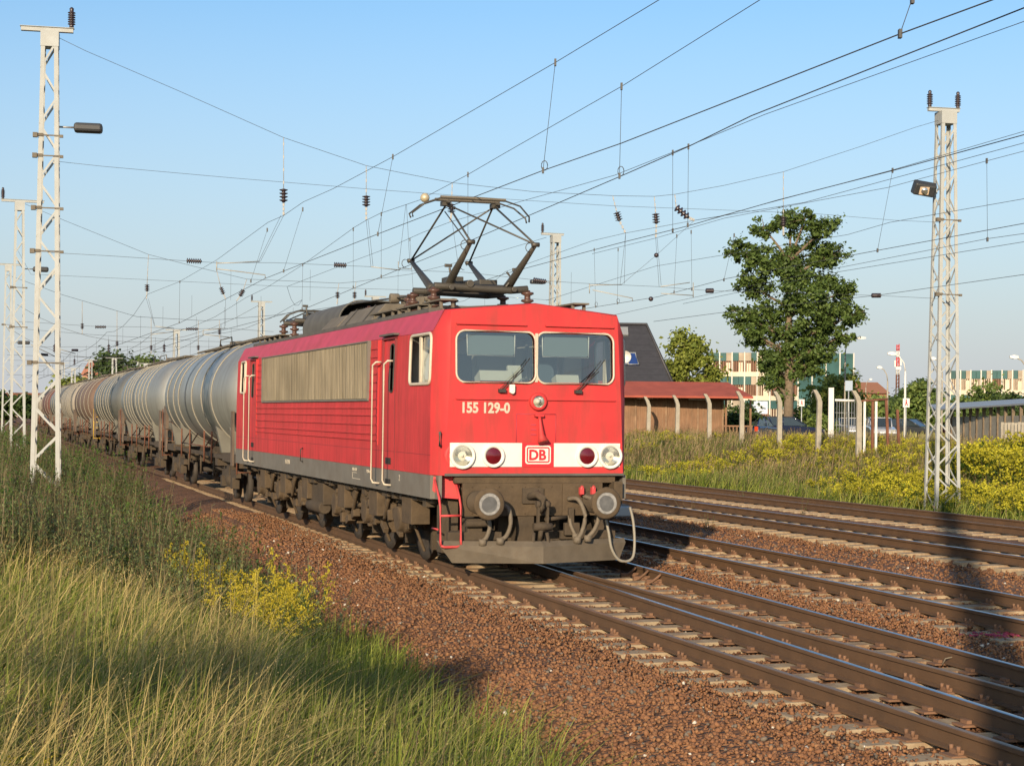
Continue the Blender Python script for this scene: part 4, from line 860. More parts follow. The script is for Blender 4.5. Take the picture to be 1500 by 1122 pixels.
specs = [('silver tank wagon with pale hoops coupled directly behind the red locomotive', 0, [4.0, 6.0, 8.1, 11.3, 12.6, 14.2]),
 ('second silver tank wagon behind the locomotive, its bright rounded end in the sun', 0, [4.6, 6.0, 7.3, 8.6, 10.3, 11.3, 12.4, 13.6]),
 ('third tank wagon, dull grey with closely spaced hoops', 1, [4.2, 5.5, 6.8, 8.6, 10.2, 11.5, 13]),
 ('rust stained brownish tank wagon with a yellow end ladder', 2, [2.6, 6.0, 9.4, 12.8]),
 ('cream coloured tank wagon behind the rusty one', 3, [2.4, 4.2, 6, 8, 10, 12, 14]),
 ('grey tank wagon seen between the legs of the nearest left mast', 1, [3, 6, 9, 12]), ('dark red tank wagon far down the train', 4, [3, 8, 13]), ('last visible grey tank wagon beyond the dark red one', 3, [3, 8, 13])]
for i, (lab, mi, rg) in enumerate(specs):
    wg = make_wagon(lab, M_TANKS[mi], rg, yellow=(i == 3)); wg.location = PW+wback*(WL*i); wg.rotation_euler = (0, 0, WTH)
# ------------------------------------------------------------------ lattice masts
def mast(x, y, h, w0, w1, label, rz=TH, zb=-.2, arm=(.55, -1, 1), lamp=None, clamps=(), step=.62, ins=(1,), rleg=.045):
    root = empty('catenary_mast', (x, y, zb), rz, label, 'catenary mast', 'white lattice masts of the overhead line')
    H_ = h-zb; q = MB(); hw = lambda z: (w0+(w1-w0)*z/H_)/2
    for sx_ in (-1, 1):
        for sy in (-1, 1):
            a, b_ = hw(0), hw(H_); t = rleg*2
            q.loft([[(sx_*a, sy*a, 0), (sx_*(a-t), sy*a, 0), (sx_*(a-t), sy*(a-.02), 0), (sx_*(a-.02), sy*(a-.02), 0), (sx_*(a-.02), sy*(a-t), 0), (sx_*a, sy*(a-t), 0)], [(sx_*b_, sy*b_, H_), (sx_*(b_-t), sy*b_, H_), (sx_*(b_-t), sy*(b_-.02), H_), (sx_*(b_-.02), sy*(b_-.02), H_), (sx_*(b_-.02), sy*(b_-t), H_), (sx_*b_, sy*(b_-t), H_)]], capb=True)
    q.build('mast_leg', M_MAST, root)
    q = MB(); z = .1; k = 0
    def bar(a, b_, nrm):
        a, b_ = Vector(a), Vector(b_); d = b_-a; u = d.normalized().cross(nrm)*.022; n = nrm*.008
        q.add([a-u-n, a+u-n, b_+u-n, b_-u-n, a-u+n, a+u+n, b_+u+n, b_-u+n], [(3, 2, 1, 0), (4, 5, 6, 7), (0, 1, 5, 4), (1, 2, 6, 5), (2, 3, 7, 6), (3, 0, 4, 7)])
    while z < H_-step:
        a, b_ = hw(z)-.012, hw(z+step)-.012; s_ = 1 if k % 2 else -1
        for f in (-1, 1):
            bar((s_*a, f*a, z), (-s_*b_, f*b_, z+step), Vector((0, 1, 0))); bar((f*a, -s_*f*a, z), (f*b_, s_*f*b_, z+step), Vector((1, 0, 0)))
        z += step; k += 1
    q.build('lattice_bracing', M_MAST, root)
    q = MB(); hw1 = hw(H_); q.box((0, 0, H_-.18), (2*hw1+.03, 2*hw1+.03, .34)); cx = (arm[1]+arm[2])*arm[0]/2
    q.box((cx, 0, H_+.045), (abs(arm[2]-arm[1])*arm[0], .12, .09)); q.box((cx, 0, H_+.095), (abs(arm[2]-arm[1])*arm[0]+.04, .18, .012)); q.build('crossarm', M_MAST, root)
    for s_ in ins:
        xx = arm[0]*(arm[2] if s_ > 0 else arm[1])*.92; qq = MB(); prof = [(0, .05), (.06, .05)]
        for i in range(6): prof += [(.08+i*.05, .045), (.09+i*.05, .085), (.105+i*.05, .08), (.115+i*.05, .045)]
        prof += [(.40, .045), (.44, .05), (.47, .02)]; qq.lathe(prof, Matrix.Translation((xx, 0, H_+.1)), 12); qq.build('insulator', M_PORC, root)
    if clamps:
        for z in clamps:
            q = MB(); a = hw(z-zb); q.bb((-a-.03, -a-.03, z-zb), (-a+.10, -a+.10, z-zb+.06)); q.box((0, -a-.012, z-zb+.02), (2*a+.1, .015, .03)); q.box((-a-.07, -a, z-zb+.02), (.10, .12, .10)); q.box((a+.06, -a, z-zb+.01), (.08, .06, .06))
            q.build('clamp', M_ROOFGEAR, root)
    if lamp:
        z, l, side, kind = lamp; a = hw(z-zb); q = MB(); s_ = side
        if kind == 'box':
            q.cyl((s_*a, 0, z-zb), (s_*(a+.32), 0, z-zb), .022, 8); lo = q.build('floodlight', M_GREYMET, root)
            q = MB(); q.box((s_*(a+.32+l/2), 0, z-zb), (l, .34, .20)); q.build('lamp_housing', mat('lamp_black', (.03, .032, .035), rough=.5) if 'lamp_black' not in bpy.data.materials else bpy.data.materials['lamp_black'], lo, bevel=.06)
        else:
            q.cyl((s_*a, 0, z-zb-.08), (s_*(a+.2), -.05, z-zb), .022, 8); lo = q.build('floodlight', M_GREYMET, root)
            M = Matrix.Translation((s_*(a+.42), -.10, z-zb)) @ Matrix.Rotation(R_(-rzl(rz)), 4, 'Z') @ Matrix.Rotation(R_(28), 4, 'X') @ Matrix.Rotation(R_(10), 4, 'Y')
            q = MB(); q.add([M @ Vector(v) for v in [(-.30, -.10, -.17), (.30, -.10, -.17), (.33, .16, -.2), (-.33, .16, -.2), (-.30, -.10, .17), (.30, -.10, .17), (.33, .16, .2), (-.33, .16, .2)]], [(3, 2, 1, 0), (4, 5, 6, 7), (1, 2, 6, 5), (2, 3, 7, 6), (3, 0, 4, 7), (0, 1, 5, 4)])
            q.build('lamp_housing', mat('lamp_black2', (.03, .032, .035), rough=.5), lo, bevel=.05)
            q = MB(); q.box(M @ Vector((0, -.115, 0)), (.34, .01, .22), rx=R_(28)); q.build('lamp_glass', mat('lamp_amber', (.55, .42, .30), rough=.3), lo)
            q = MB(); q.lathe([(0, .10), (.03, .09), (.05, .01)], M @ Matrix.Translation((-.03, -.122, 0)) @ Matrix.Rotation(R_(90), 4, 'X'), 16); q.build('reflector', M_CHROME, lo)
    return root
def rzl(r): return math.degrees(r)
ML = (-10.28, 37.0); MR = (11.9, 46.0)
mast(ML[0]-.02, ML[1], 10.64, .66, .36, 'nearest white lattice mast on the left with a black box lamp on its right side', arm=(.62, -1, .8), ins=(1,), zb=-.2, lamp=(8.55, .62, 1, 'box'), clamps=(7.85, 5.75, 3.3, 8.3, 6.7), rz=R_(12))
mast(MR[0]-.05, MR[1], 10.72, .74, .42, 'white lattice mast standing in the goldenrod on the right with a tilted black lamp', arm=(.55, -.95, .7), ins=(-1, 1), zb=-.35, lamp=(8.55, .6, -1, 'tilt'), clamps=(7.7, 5.66), rz=R_(12))
mast(-20.1, 68, 10.7, .66, .36, 'second white lattice mast from the near left one, with a dark lamp box', arm=(.95, -.75, 1), ins=(-1,), zb=-.2, lamp=(8.0, .62, 1, 'box'), clamps=(7.2, 5.6))
mast(-29.6, 98, 10.7, .66, .36, 'white lattice mast cut by the left edge of the photo', arm=(.95, -.9, .9), ins=(), zb=-.2, lamp=(6.2, .7, 1, 'box'), clamps=(7.2,))
mast(2.0, 80, 10.85, .62, .40, 'white lattice mast behind the raised pantograph with a dark lamp on its left', arm=(.8, -.9, .5), ins=(-1,), zb=-.2, lamp=(8.6, .7, -1, 'box'), clamps=(7,))
mast(-10.3, 125, 10.9, .66, .45, 'white mast top visible just above the locomotive roof hump', arm=(.9, -.9, .9), ins=(-1,), zb=-.2, rleg=.07)
mast(-19.4, 129, 10.7, .66, .45, 'white mast above the front of the first tank wagon', arm=(.9, -.9, .9), ins=(-1,), zb=-.2, rleg=.07)
for px, py, Y, lab in ((258, 484, 172, 'distant white mast between the two trees over the tank train'), (213, 533, 255, 'tiny white mast just right of the round distant tree'), (203, 530, 300, 'faint white mast closest to the round distant tree'), (167, 525, 215, 'distant white mast with a wide crossarm in front of the round tree'), (132, 528, 280, 'distant white mast with a reddish house behind it'), (107, 540, 240, 'short distant white mast right of the near left mast'), (92, 532, 320, 'thin faint white mast beside the near left mast')):
    p = at(px, py, Y); mast(p.x, p.y, p.z, .8, .6, lab, arm=(1.1, -1, 1), ins=(), step=1.2, rleg=.09)
# the mast behind the photographer whose shadow falls over the tracks
mast(-.55, -6.0, 16.2, .50, .36, 'tall lattice mast behind the camera whose shadow crosses the tracks', arm=(.9, -1, 1), zb=0, step=.45, rleg=.085, clamps=(8, 9.5, 11))
# ------------------------------------------------------------------ overhead wires
def wr(Y): return max(.0055, Y*.00011)
def wire(pts, parent, name='wire', k=1.0, m=None, sag=0):
    P = [Vector(p) for p in pts]; q = MB(); q.tube(P, [wr(p.y)*k for p in P], 5); return q.build(name, m or M_WIRE, parent, fixn=False)
def zpx(lst, ext=True):
    P = [G(px, py, z) for px, py, z in lst]
    if ext: d = (P[0]-P[1]).normalized(); d.z = 0; P.insert(0, P[0]+d*26)          # the wires run on past the photographer
    return P
def line(c, label, contact, messenger, droppers, cfar=None, far_y=240):
    root = empty('overhead_line', (0, 0, 0), 0, label, 'overhead line', 'overhead lines along the tracks')
    P = zpx(contact); last = P[-1].y
    if cfar:
        for y in np.arange(last+25, far_y, 25): P.append(Vector((cfar(y)+.25*math.sin(y*.05), y, 5.75)))
    wire(P, root, 'contact_wire', 1.25); Mp = zpx(messenger)
    if cfar:
        sup = [68, 98, 130, 165, 200, 235]
        prev = Mp[-1]
        for s_ in sup:
            if s_ <= prev.y+8: continue
            e = Vector((cfar(s_), s_, 6.85))
            for t in (.25, .5, .75, 1): v = prev.lerp(e, t); v.z -= .55*4*t*(1-t)*.8 if t < 1 else 0; Mp.append(v)
            prev = e
    wire(Mp, root, 'messenger_wire', .95)
    def zon(Pl, px, py):
        best = min(range(len(Pl)), key=lambda i: 0); return None
    for (a, b_, z) in droppers:
        bt = G(b_[0], b_[1], z); tp = at(a[0], a[1], bt.y); q = MB(); q.tube([tp, bt], wr(bt.y)*.7, 4); q.box(tp, (.03, .06, .10)); q.box(bt, (.03, .06, .08))
        if py_loop(a): q.tube([bt+Vector((.045*math.sin(t)+.02, 0, .07-.07*math.cos(t))) for t in np.linspace(0, 6, 12)], .006, 4)
        q.build('dropper', M_WIRE, root, fixn=False)
    if cfar:
        for y in np.arange(52, 180, 9.0):
            x = cfar(y); zt = 6.45+.3*abs(math.sin(y*.1)); q = MB(); q.tube([(x, y, 5.75), (x, y, zt)], wr(y)*.6, 4); q.build('dropper', M_WIRE, root, fixn=False)
    return root
def py_loop(a): return a[1] > 60 and a[0] > 780 and a[0] < 950
Z = 5.8
line(c1, 'thick contact wire and its carrier over the locomotive track, reaching the top right corner', [(1462, -3, Z), (1318, 50, Z), (910, 210, Z), (795, 250, Z), (553, 343, Z), (388, 408, Z), (263, 473, Z)],
     [(972, -4, 7.45), (813, 92, 7.35), (575, 230, 7.1), (487, 277, 6.9), (444, 296, 6.8), (415, 316, 6.75), (392, 326, 6.75), (317, 381, 6.6), (262, 413, 6.65), (216, 431, 6.75)],
     [((813, 92), (795, 250), Z), ((575, 230), (553, 343), Z), ((391, 337), (367, 412), Z), ((443, 307), (415, 397), Z), ((263, 413), (262, 472), Z), ((1336, -2), (1318, 50), Z)], cfar=c1)
line(c2, 'contact wire second from the top right corner, for the turnout track', [(1502, 11, Z), (1100, 170, Z), (1008, 215, Z), (905, 260, Z), (690, 352, Z), (581, 396, Z), (447, 452, Z)],
     [(1118, -3, 7.4), (910, 127, 7.3), (740, 224, 7.0), (685, 256, 6.9), (615, 293, 6.8), (556, 313, 6.75), (536, 323, 6.75), (519, 333, 6.7), (443, 388, 6.5), (391, 421, 6.6), (360, 436, 6.75)],
     [((910, 127), (907, 258), Z), ((685, 256), (685, 354), Z), ((558, 314), (558, 405), Z), ((517, 336), (517, 421), Z), ((443, 388), (442, 452), Z)], cfar=c2)
line(c3, 'pair of thick wires over the polished middle track, crossing the right mast top', [(1502, 197, Z), (1308, 250, Z), (1140, 293, Z), (1004, 332, Z), (904, 357, Z), (740, 401, Z), (560, 460, Z)],
     [(1502, 31, 7.3), (1120, 168, 7.1), (1011, 213, 7.0), (900, 257, 6.9), (760, 296, 6.8), (660, 325, 6.75), (618, 341, 6.7), (569, 363, 6.65), (513, 384, 6.6), (420, 420, 6.7)],
     [((1008, 215), (1007, 330), Z), ((985, 224), (985, 338), Z), ((600, 351), (606, 445), Z)], cfar=c3)
line(c4, 'thin wires over the fourth track passing just below the right mast lamp', [(1502, 327, Z), (1285, 367, Z), (1065, 408, Z), (963, 435, Z), (858, 452, Z), (700, 485, Z)],
     [(1502, 192, 7.3), (1308, 249, 7.2), (1146, 292, 7.0), (1050, 318, 6.9), (1017, 323, 6.75), (914, 342, 6.75), (867, 353, 6.7), (740, 398, 6.6)],
     [((1307, 250), (1285, 367), Z), ((991, 346), (987, 428), Z), ((1012, 340), (1013, 424), Z), ((870, 366), (872, 449), Z), ((905, 366), (904, 444), Z)], cfar=c4)
line(c5, 'lowest pair of wires on the right, over the farthest track', [(1502, 402, 5.6), (1290, 432, 5.6), (1079, 455, 5.6), (957, 471, 5.6)], [(1502, 221, 7.3), (1445, 236, 7.2), (1300, 275, 7.0), (1139, 305, 6.8), (1060, 320, 6.75), (960, 349, 6.75), (867, 372, 6.6)],
     [((1445, 236), (1446, 351), Z), ((1075, 345), (1060, 410), Z)])
for lab, pts in (('long wire just above the lamp height of the right mast', [(1502, 209, 7.0), (1177, 297, 6.8), (1017, 323, 6.75)]), ('single wire sloping behind the right mast between the two clamp heights', [(1502, 291, 6.6), (1303, 326, 6.6), (1241, 344, 6.6), (960, 390, 6.5), (800, 440, 6.4)]),
                 ('upper of two parallel wires at the right edge below the mast lamp', [(1502, 342, 5.9), (1445, 350, 5.9), (1225, 393, 5.9), (1020, 435, 5.9), (860, 470, 5.9)]), ('lower of two parallel wires at the right edge below the mast lamp', [(1502, 354, 5.8), (1230, 398, 5.8), (1000, 445, 5.8)])):
    o = wire(zpx(pts), None, 'line_wire'); tag(o, lab, 'wire', 'single wires over the yard')
# ---- headspans
def bell(q, a, b_, r=.07, n=4, light=None):
    a, b_ = Vector(a), Vector(b_); d = b_-a; L = d.length; M = Matrix.Translation(a) @ d.to_track_quat('Z', 'Y').to_matrix().to_4x4(); pr = [(0, r*.4)]
    for i in range(n):
        t = L*(i+.1)/n; s_ = L/n; pr += [(t, r*.4), (t+s_*.15, r), (t+s_*.35, r*.85), (t+s_*.6, r*.4)]
    pr += [(L, r*.35)]; q.lathe(pr, M, 12)
def headspan(a, b_, label, rope, hang, cross, crossins, arms=(), extra=(), k=1.0):
    root = empty('cross_span', (0, 0, 0), 0, label, 'cross span', 'cross spans hung between the masts'); W_ = lambda x, y: PP(x, y, a, b_)
    wire([W_(*p) for p in rope], root, 'span_rope', 1.0)
    for c in cross: wire([W_(*p) for p in c], root, 'cross_wire', .8)
    for h in hang:
        t, i0, i1, bt = [W_(*p) for p in h]; q = MB(); q.tube([t, i0], wr(t.y)*1.6*k, 5); q.tube([i1, bt], wr(t.y)*1.5*k, 5)
        n_ = max(3, int((t-i0).length/.25))
        for j in range(n_): q.box(t.lerp(i0, (j+.5)/n_), (.026, .018, .07))
        for j in range(3): q.box(i1.lerp(bt, (j+.5)/3), (.045, .03, .07))
        ho = q.build('hanger', M_WIREL, root, fixn=False); q = MB(); bell(q, i0, i1, .105*k, 4); q.build('insulator', M_PORC, ho)
    for (p0, p1) in crossins:
        q = MB(); bell(q, W_(*p0), W_(*p1), .065*k, 7); q.build('cross_insulator', M_PORC, root)
    for seg in arms:
        q = MB(); P = [W_(*p) for p in seg]; q.tube(P, wr(P[0].y)*2.2, 6); q.build('registration_arm', M_ARM, root, fixn=False)
    for seg in extra:
        q = MB(); P = [W_(*p) for p in seg]; q.tube(P, wr(P[0].y)*.7, 4); q.build('stay_wire', M_WIRE, root, fixn=False)
    return root
hs = headspan(ML, MR, 'nearest cross span with dark insulators, slung from the near left mast to the right mast',
 [(86, 56), (125, 75), (260, 133), (415, 202), (536, 243), (600, 256), (662, 268), (780, 281), (897, 287), (958, 288), (988, 285), (1060, 272), (1147, 252), (1260, 215), (1340, 187), (1374, 177)],
 [((415, 202), (415, 277), (415, 297), (415, 316)), ((536, 243), (536, 287), (536, 303), (536, 323)), ((662, 268), (661, 299), (661, 312), (659, 325)), ((897, 287), (903, 311), (907, 324), (916, 342)), ((958, 288), (960, 313), (961, 328), (960, 349)), ((988, 285), (990, 304), (1008, 319), (1017, 323)), ((1147, 252), (1147, 318), (1147, 332), (1147, 345))],
 [[(76, 236), (150, 244), (340, 261), (536, 277), (740, 292), (900, 302), (1060, 308), (1190, 313), (1310, 323), (1378, 326)], [(70, 370), (160, 375), (266, 382), (315, 385), (400, 385), (475, 388), (545, 391), (590, 396), (680, 399), (735, 405), (790, 411), (850, 415), (963, 420), (1040, 426), (1150, 429), (1285, 433), (1382, 438)]],
 [((273, 382), (295, 383)), ((489, 388), (507, 389)), ((781, 410), (800, 413)), ((1034, 426), (1045, 426)), ((1277, 433), (1290, 433))],
 [[(317, 383), (317, 397)], [(317, 386), (345, 385), (380, 383)], [(317, 394), (350, 398), (388, 403), (388, 408)], [(583, 383), (583, 393), (602, 394), (604, 385)], [(543, 391), (585, 396)], [(863, 416), (863, 430)], [(863, 418), (910, 417)], [(868, 425), (926, 437), (926, 441)], [(1015, 414), (1015, 436)], [(967, 420), (1010, 414)], [(968, 430), (1015, 433)]],
 [[(415, 316), (381, 383)], [(411, 316), (378, 384)], [(536, 323), (543, 391)], [(539, 323), (546, 391)], [(594, 300), (584, 388)], [(595, 300), (600, 388)], [(916, 342), (908, 416)], [(916, 342), (914, 416)], [(960, 349), (965, 420)], [(962, 349), (968, 418)], [(1017, 323), (961, 374), (910, 417)], [(662, 325), (672, 398)]])
M_BALLW = M_PORC
for px, py, lab in ((961, 374, 'small dark weight ball hanging above the registration arms behind the locomotive'), (953, 438, 'small dark ball on the wire right of the locomotive roof')):
    q = MB(); p = PP(px, py, ML, MR); q.lathe([(-.06, .01), (-.045, .045), (0, .065), (.045, .045), (.06, .01)], Matrix.Translation(p), 16); tag(q.build('wire_weight', M_PORC), lab, 'wire weight')
q = MB(); p = at(622, 290, 34.5); q.lathe([(-.10, .005), (-.085, .05), (-.05, .085), (0, .10), (.05, .085), (.085, .05), (.10, .005)], Matrix.Translation(p), 24)
tag(q.build('marker_ball', mat('ball_gold', (.50, .42, .28), rough=.35, metal=.3)), 'pale round ball beside the left end of the raised pantograph head', 'marker ball')
A2, B2 = (-20.1, 68), (2.0, 80)
headspan(A2, B2, 'second cross span, from the second left mast to the mast behind the pantograph',
 [(36, 299), (91, 322), (217, 373), (286, 391), (361, 409), (496, 415), (521, 413), (600, 402), (712, 374), (800, 348)],
 [((217, 373), (215, 417), (215, 427), (214, 438)), ((317, 397), (323, 421), (327, 431), (330, 438)), ((361, 409), (356, 425), (351, 434), (346, 441)), ((496, 415), (494, 428), (494, 437), (493, 446)), ((521, 413), (519, 428), (519, 437), (516, 446))],
 [[(26, 368), (45, 402), (91, 404), (217, 410), (398, 419), (600, 425), (806, 440)], [(22, 471), (60, 473), (134, 478), (204, 479), (270, 482), (330, 481), (400, 486)]],
 [((139, 479), (155, 479)), ((272, 482), (290, 482))],
 [[(227, 478), (254, 481)], [(222, 490), (254, 486)], [(297, 484), (297, 490)], [(297, 484), (330, 481)], [(297, 490), (335, 494)]],
 [[(214, 438), (226, 478)], [(217, 438), (226, 476)], [(330, 438), (330, 478)], [(346, 441), (347, 480)]], k=1.1)
A3, B3 = (-29.6, 98), (-10.3, 125)
headspan(A3, B3, 'third cross span, small and high above the middle of the tank train',
 [(8, 402), (91, 432), (200, 464), (300, 470), (400, 462), (545, 442)],
 [((120, 442), (120, 474), (120, 482), (120, 490)), ((171, 456), (171, 500), (171, 507), (171, 512)), ((221, 466), (221, 506), (221, 513), (221, 518)), ((290, 470), (290, 506), (290, 513), (290, 520)), ((321, 469), (321, 482), (321, 490), (321, 496))],
 [[(10, 480), (130, 490), (300, 500), (540, 505)], [(10, 520), (120, 523), (300, 528), (380, 530)]],
 [((60, 519), (70, 520)), ((105, 513), (114, 513))], [[(45, 505), (88, 526)], [(88, 512), (110, 518)]], [], k=1.2)
def span_generic(a, b_, label, n=4):
    root = empty('cross_span', (0, 0, 0), 0, label, 'cross span', 'cross spans hung between the masts'); a, b_ = Vector(a), Vector(b_)
    P = [a.lerp(b_, t)-Vector((0, 0, 3.0*4*t*(1-t))) for t in np.linspace(0, 1, 11)]; wire(P, root, 'span_rope'); 
    for z in (7.3, 5.8): wire([(a.x, a.y, z), (b_.x, b_.y, z)], root, 'cross_wire', .7)
    for i in range(n):
        t = (i+.7)/(n+.4); p = a.lerp(b_, t)-Vector((0, 0, 3.0*4*t*(1-t))); q = MB(); q.tube([p, (p.x, p.y, 6.8)], wr(p.y), 4); bell(q, (p.x, p.y, 6.9), (p.x, p.y, 7.5), .14, 3); q.build('hanger', M_PORC, root)
span_generic((-40, 135, 10.7), (-19.4, 129, 10.6), 'distant cross span over the far end of the tank train'); span_generic((-52, 172, 10.7), (-34, 172, 10.6), 'faintest cross span near the horizon on the left')
# ------------------------------------------------------------------ buildings and roadside things behind the bank (ground about z = .85)
GZ = .85
def bld(name, p, rz, label, cat): return empty(name, p, rz, label, cat)
# dark tiled house
M_TILE = mat('dark_tiles', (.028, .028, .034), rough=.55, var=.2)
def tilemat():
    m = M_TILE; t = m.node_tree; N = t.nodes; b = N['Principled BSDF']; tc = N.new('ShaderNodeTexCoord'); w_ = N.new('ShaderNodeTexWave'); w_.bands_direction = 'Z'; w_.wave_profile = 'SAW'; w_.inputs['Scale'].default_value = .75
    t.links.new(tc.outputs['Object'], w_.inputs[0]); w2 = N.new('ShaderNodeTexWave'); w2.bands_direction = 'X'; w2.inputs['Scale'].default_value = 1.1; t.links.new(tc.outputs['Object'], w2.inputs[0])
    a = N.new('ShaderNodeMath'); a.operation = 'MULTIPLY_ADD'; a.inputs[2].default_value = 0; t.links.new(w_.outputs['Fac'], a.inputs[0]); a.inputs[1].default_value = 1.0
    bp = N.new('ShaderNodeBump'); bp.inputs['Distance'].default_value = .12; t.links.new(a.outputs[0], bp.inputs['Height']); t.links.new(bp.outputs[0], b.inputs['Normal'])
tilemat()
M_PLASTER = mat('plaster', (.55, .48, .36), rough=.9, var=.1)
Yh = 112; pa = at(986, 556, Yh); pk = at(953, 472, Yh+1); hx = pa.x
hs_ = bld('tiled_house', (0, 0, 0), 0, 'house with a steep dark tiled roof and blue roof panels behind the red roofed shed', 'house')
zr, ze = pk.z, at(986, 562, Yh).z-.3
x1t, x1b, x0 = pk.x, pa.x+.1, pk.x-15
q = MB(); q.bb((x0, Yh+.5, GZ), (x1b-.4, Yh+9.5, ze+.3)); q.build('wall', M_PLASTER, hs_)
q = MB(); q.add([(x0, Yh, ze), (x1b, Yh, ze), (x1t, Yh+4.6, zr), (x0, Yh+4.6, zr), (x1b, Yh+9.4, ze)], [(0, 1, 2, 3)]); q.add([(x0, Yh+.0, ze-.22), (x1b, Yh, ze-.22), (x1t, Yh+4.6, zr-.2), (x0, Yh+4.6, zr-.2)], [(3, 2, 1, 0)]); q.add([(x1b, Yh, ze), (x1b, Yh+9.2, ze), (x1t, Yh+4.6, zr)], [(0, 1, 2)]); q.add([(x0, Yh+9.2, ze), (x1b, Yh+9.2, ze), (x1t, Yh+4.6, zr), (x0, Yh+4.6, zr)], [(3, 2, 1, 0)])
rfo = q.build('roof', M_TILE, hs_); 
q = MB(); q.tube([(x0, Yh+4.6, zr+.03), (x1t, Yh+4.6, zr+.03), (x1b, Yh-.02, ze+.03)], .13, 6); q.build('ridge_tiles', M_TILE, rfo)
# roof panels lie on the front slope
sl = Vector((0, 4.6, zr-ze)); sn = Vector((0, -(zr-ze), 4.6)).normalized()
M_SOLAR = mat('solar_blue', (.02, .045, .16), rough=.15, spec=.8)
def onroof(px, py):
    r = ray(px, py); o_ = Vector((0, 0, CH)); n = sn; p0 = Vector((0, Yh, ze)); d = Vector(r); t = (p0-o_).dot(n)/d.dot(n); return o_+d*t
cs = [onroof(917, 519), onroof(930, 519), onroof(935, 536), onroof(920, 536)]; cs2 = [onroof(903, 519), onroof(915.5, 519), onroof(918.5, 536), onroof(905, 536)]
for C_ in (cs, cs2):
    q = MB(); q.add([c+sn*.12 for c in C_]+[c+sn*.02 for c in C_], [(0, 1, 2, 3), (0, 4, 5, 1), (1, 5, 6, 2), (2, 6, 7, 3), (3, 7, 4, 0)]); so = q.build('solar_panel', M_SOLAR, rfo); q = MB(); q.tube([c+sn*.13 for c in C_], .05, 4, closed=True); q.build('panel_frame', M_GREYMET, so)
q = MB(); c = onroof(910, 487); q.box(c+sn*.1, (.9, .8, .12), rx=math.atan2(zr-ze, 4.6)); q.build('roof_window', M_GREYMET, rfo)
# loudspeaker on its pole
Ys = 66; p = at(914.5, 523, Ys); lsr = empty('loudspeaker', (p.x, p.y, GZ), 0, 'white round horn loudspeaker on a pole just right of the locomotive', 'loudspeaker')
q = MB(); q.cyl((-.2, .1, 0), (-.2, .1, p.z-GZ+.2), .04, 8); q.build('pole', M_GREYMET, lsr)
q = MB(); q.lathe([(0, .25), (.02, .25), (.10, .19), (.30, .09), (.38, .08)], Matrix.Translation((0, -.2, p.z-GZ)) @ Matrix.Rotation(R_(-90), 4, 'X') @ Matrix.Rotation(R_(12), 4, 'Y'), 28, caps=False); q.lathe([(.03, .235), (.1, .17), (.28, .07), (.3, .01)], Matrix.Translation((0, -.2, p.z-GZ)) @ Matrix.Rotation(R_(-90), 4, 'X') @ Matrix.Rotation(R_(12), 4, 'Y'), 28, caps=False); q.build('horn', M_WPAINT, lsr, fixn=False)
# shed with the red roof
M_REDROOF2 = mat('roofing_felt_red', (.30, .065, .040), rough=.85, var=.18, vscale=1.5, bump=.2); M_PLANK = mat('brown_planks', (.17, .085, .045), rough=.85, var=.35, vscale=2, dirt=(.30, .20, .12), dirt_amt=.6, dscale=3, dstretch=(6, 6, .4))
Yd = 86; e0 = at(905, 579, Yd); e1 = at(1103, 581, Yd-1.5); r0 = at(905, 558, Yd+2.5); r1_ = at(1066, 560, Yd+1.5)
sh = bld('shed', (0, 0, 0), 0, 'long brown plank shed with a sagging red felt roof behind the concrete posts', 'shed')
X0 = e0.x-9
q = MB(); q.add([(X0, Yd, e0.z), e1, r1_, (X0, Yd+2.5, r0.z)], [(0, 1, 2, 3)]); q.add([(X0, Yd, e0.z-.10), e1-Vector((0, 0, .10)), r1_-Vector((0, 0, .1)), (X0, Yd+2.5, r0.z-.1)], [(3, 2, 1, 0)]); q.add([(X0, Yd, e0.z), e1, e1-Vector((0, 0, .1)), (X0, Yd, e0.z-.1)], [(3, 2, 1, 0)])
q.add([e1, (e1.x, Yd+5.5, e1.z), r1_], [(0, 1, 2)]); q.add([(X0, Yd+5.5, e0.z), (e1.x, Yd+5.5, e1.z), r1_, (X0, Yd+2.5, r0.z)], [(3, 2, 1, 0)]); q.build('roof', M_REDROOF2, sh)
xw = at(1060, 600, Yd).x
q = MB(); q.bb((X0+.3, Yd+.5, GZ), (xw, Yd+4.5, e0.z-.02)); q.build('wall', M_PLANK, sh)
q = MB(); random.seed(2)
for k in range(46): x = X0+.5+k*(xw-X0-.6)/46; q.bb((x, Yd+.47, GZ), (x+.02+.01*random.random(), Yd+.5, e0.z-.05))
for x in (at(930, 600, Yd).x, at(975, 600, Yd).x, at(1022, 600, Yd).x, xw-.05): q.bb((x, Yd+.42, GZ), (x+.10, Yd+.5, e0.z-.05))
q.build('wall_battens', mat('batten', (.24, .15, .09), rough=.9, var=.3), sh)
q = MB(); q.bb((X0, Yd+.05, e0.z-.20), (e1.x-.5, Yd+.12, e0.z-.10)); 
for px in (1062, 1098): x = at(px, 600, Yd).x; q.bb((x, Yd+.1, GZ), (x+.1, Yd+.2, e1.z-.15))
for k in range(8): x = xw+.1+k*.19; q.bb((x, Yd+.15, GZ), (x+.06, Yd+.2, GZ+.95))
q.bb((xw, Yd+.12, GZ+.9), (xw+1.5, Yd+.2, GZ+.98)); q.build('porch_rail', M_PLANK, sh)
q = MB(); q.bb((at(932, 579, Yd).x, Yd-.05, e0.z-.17), (at(956, 579, Yd).x, Yd-.01, e0.z-.11)); q.bb((at(1008, 581, Yd).x, Yd-.05, e0.z-.2), (at(1036, 581, Yd).x, Yd-.01, e0.z-.14)); q.build('eave_strip', M_WPAINT, sh)
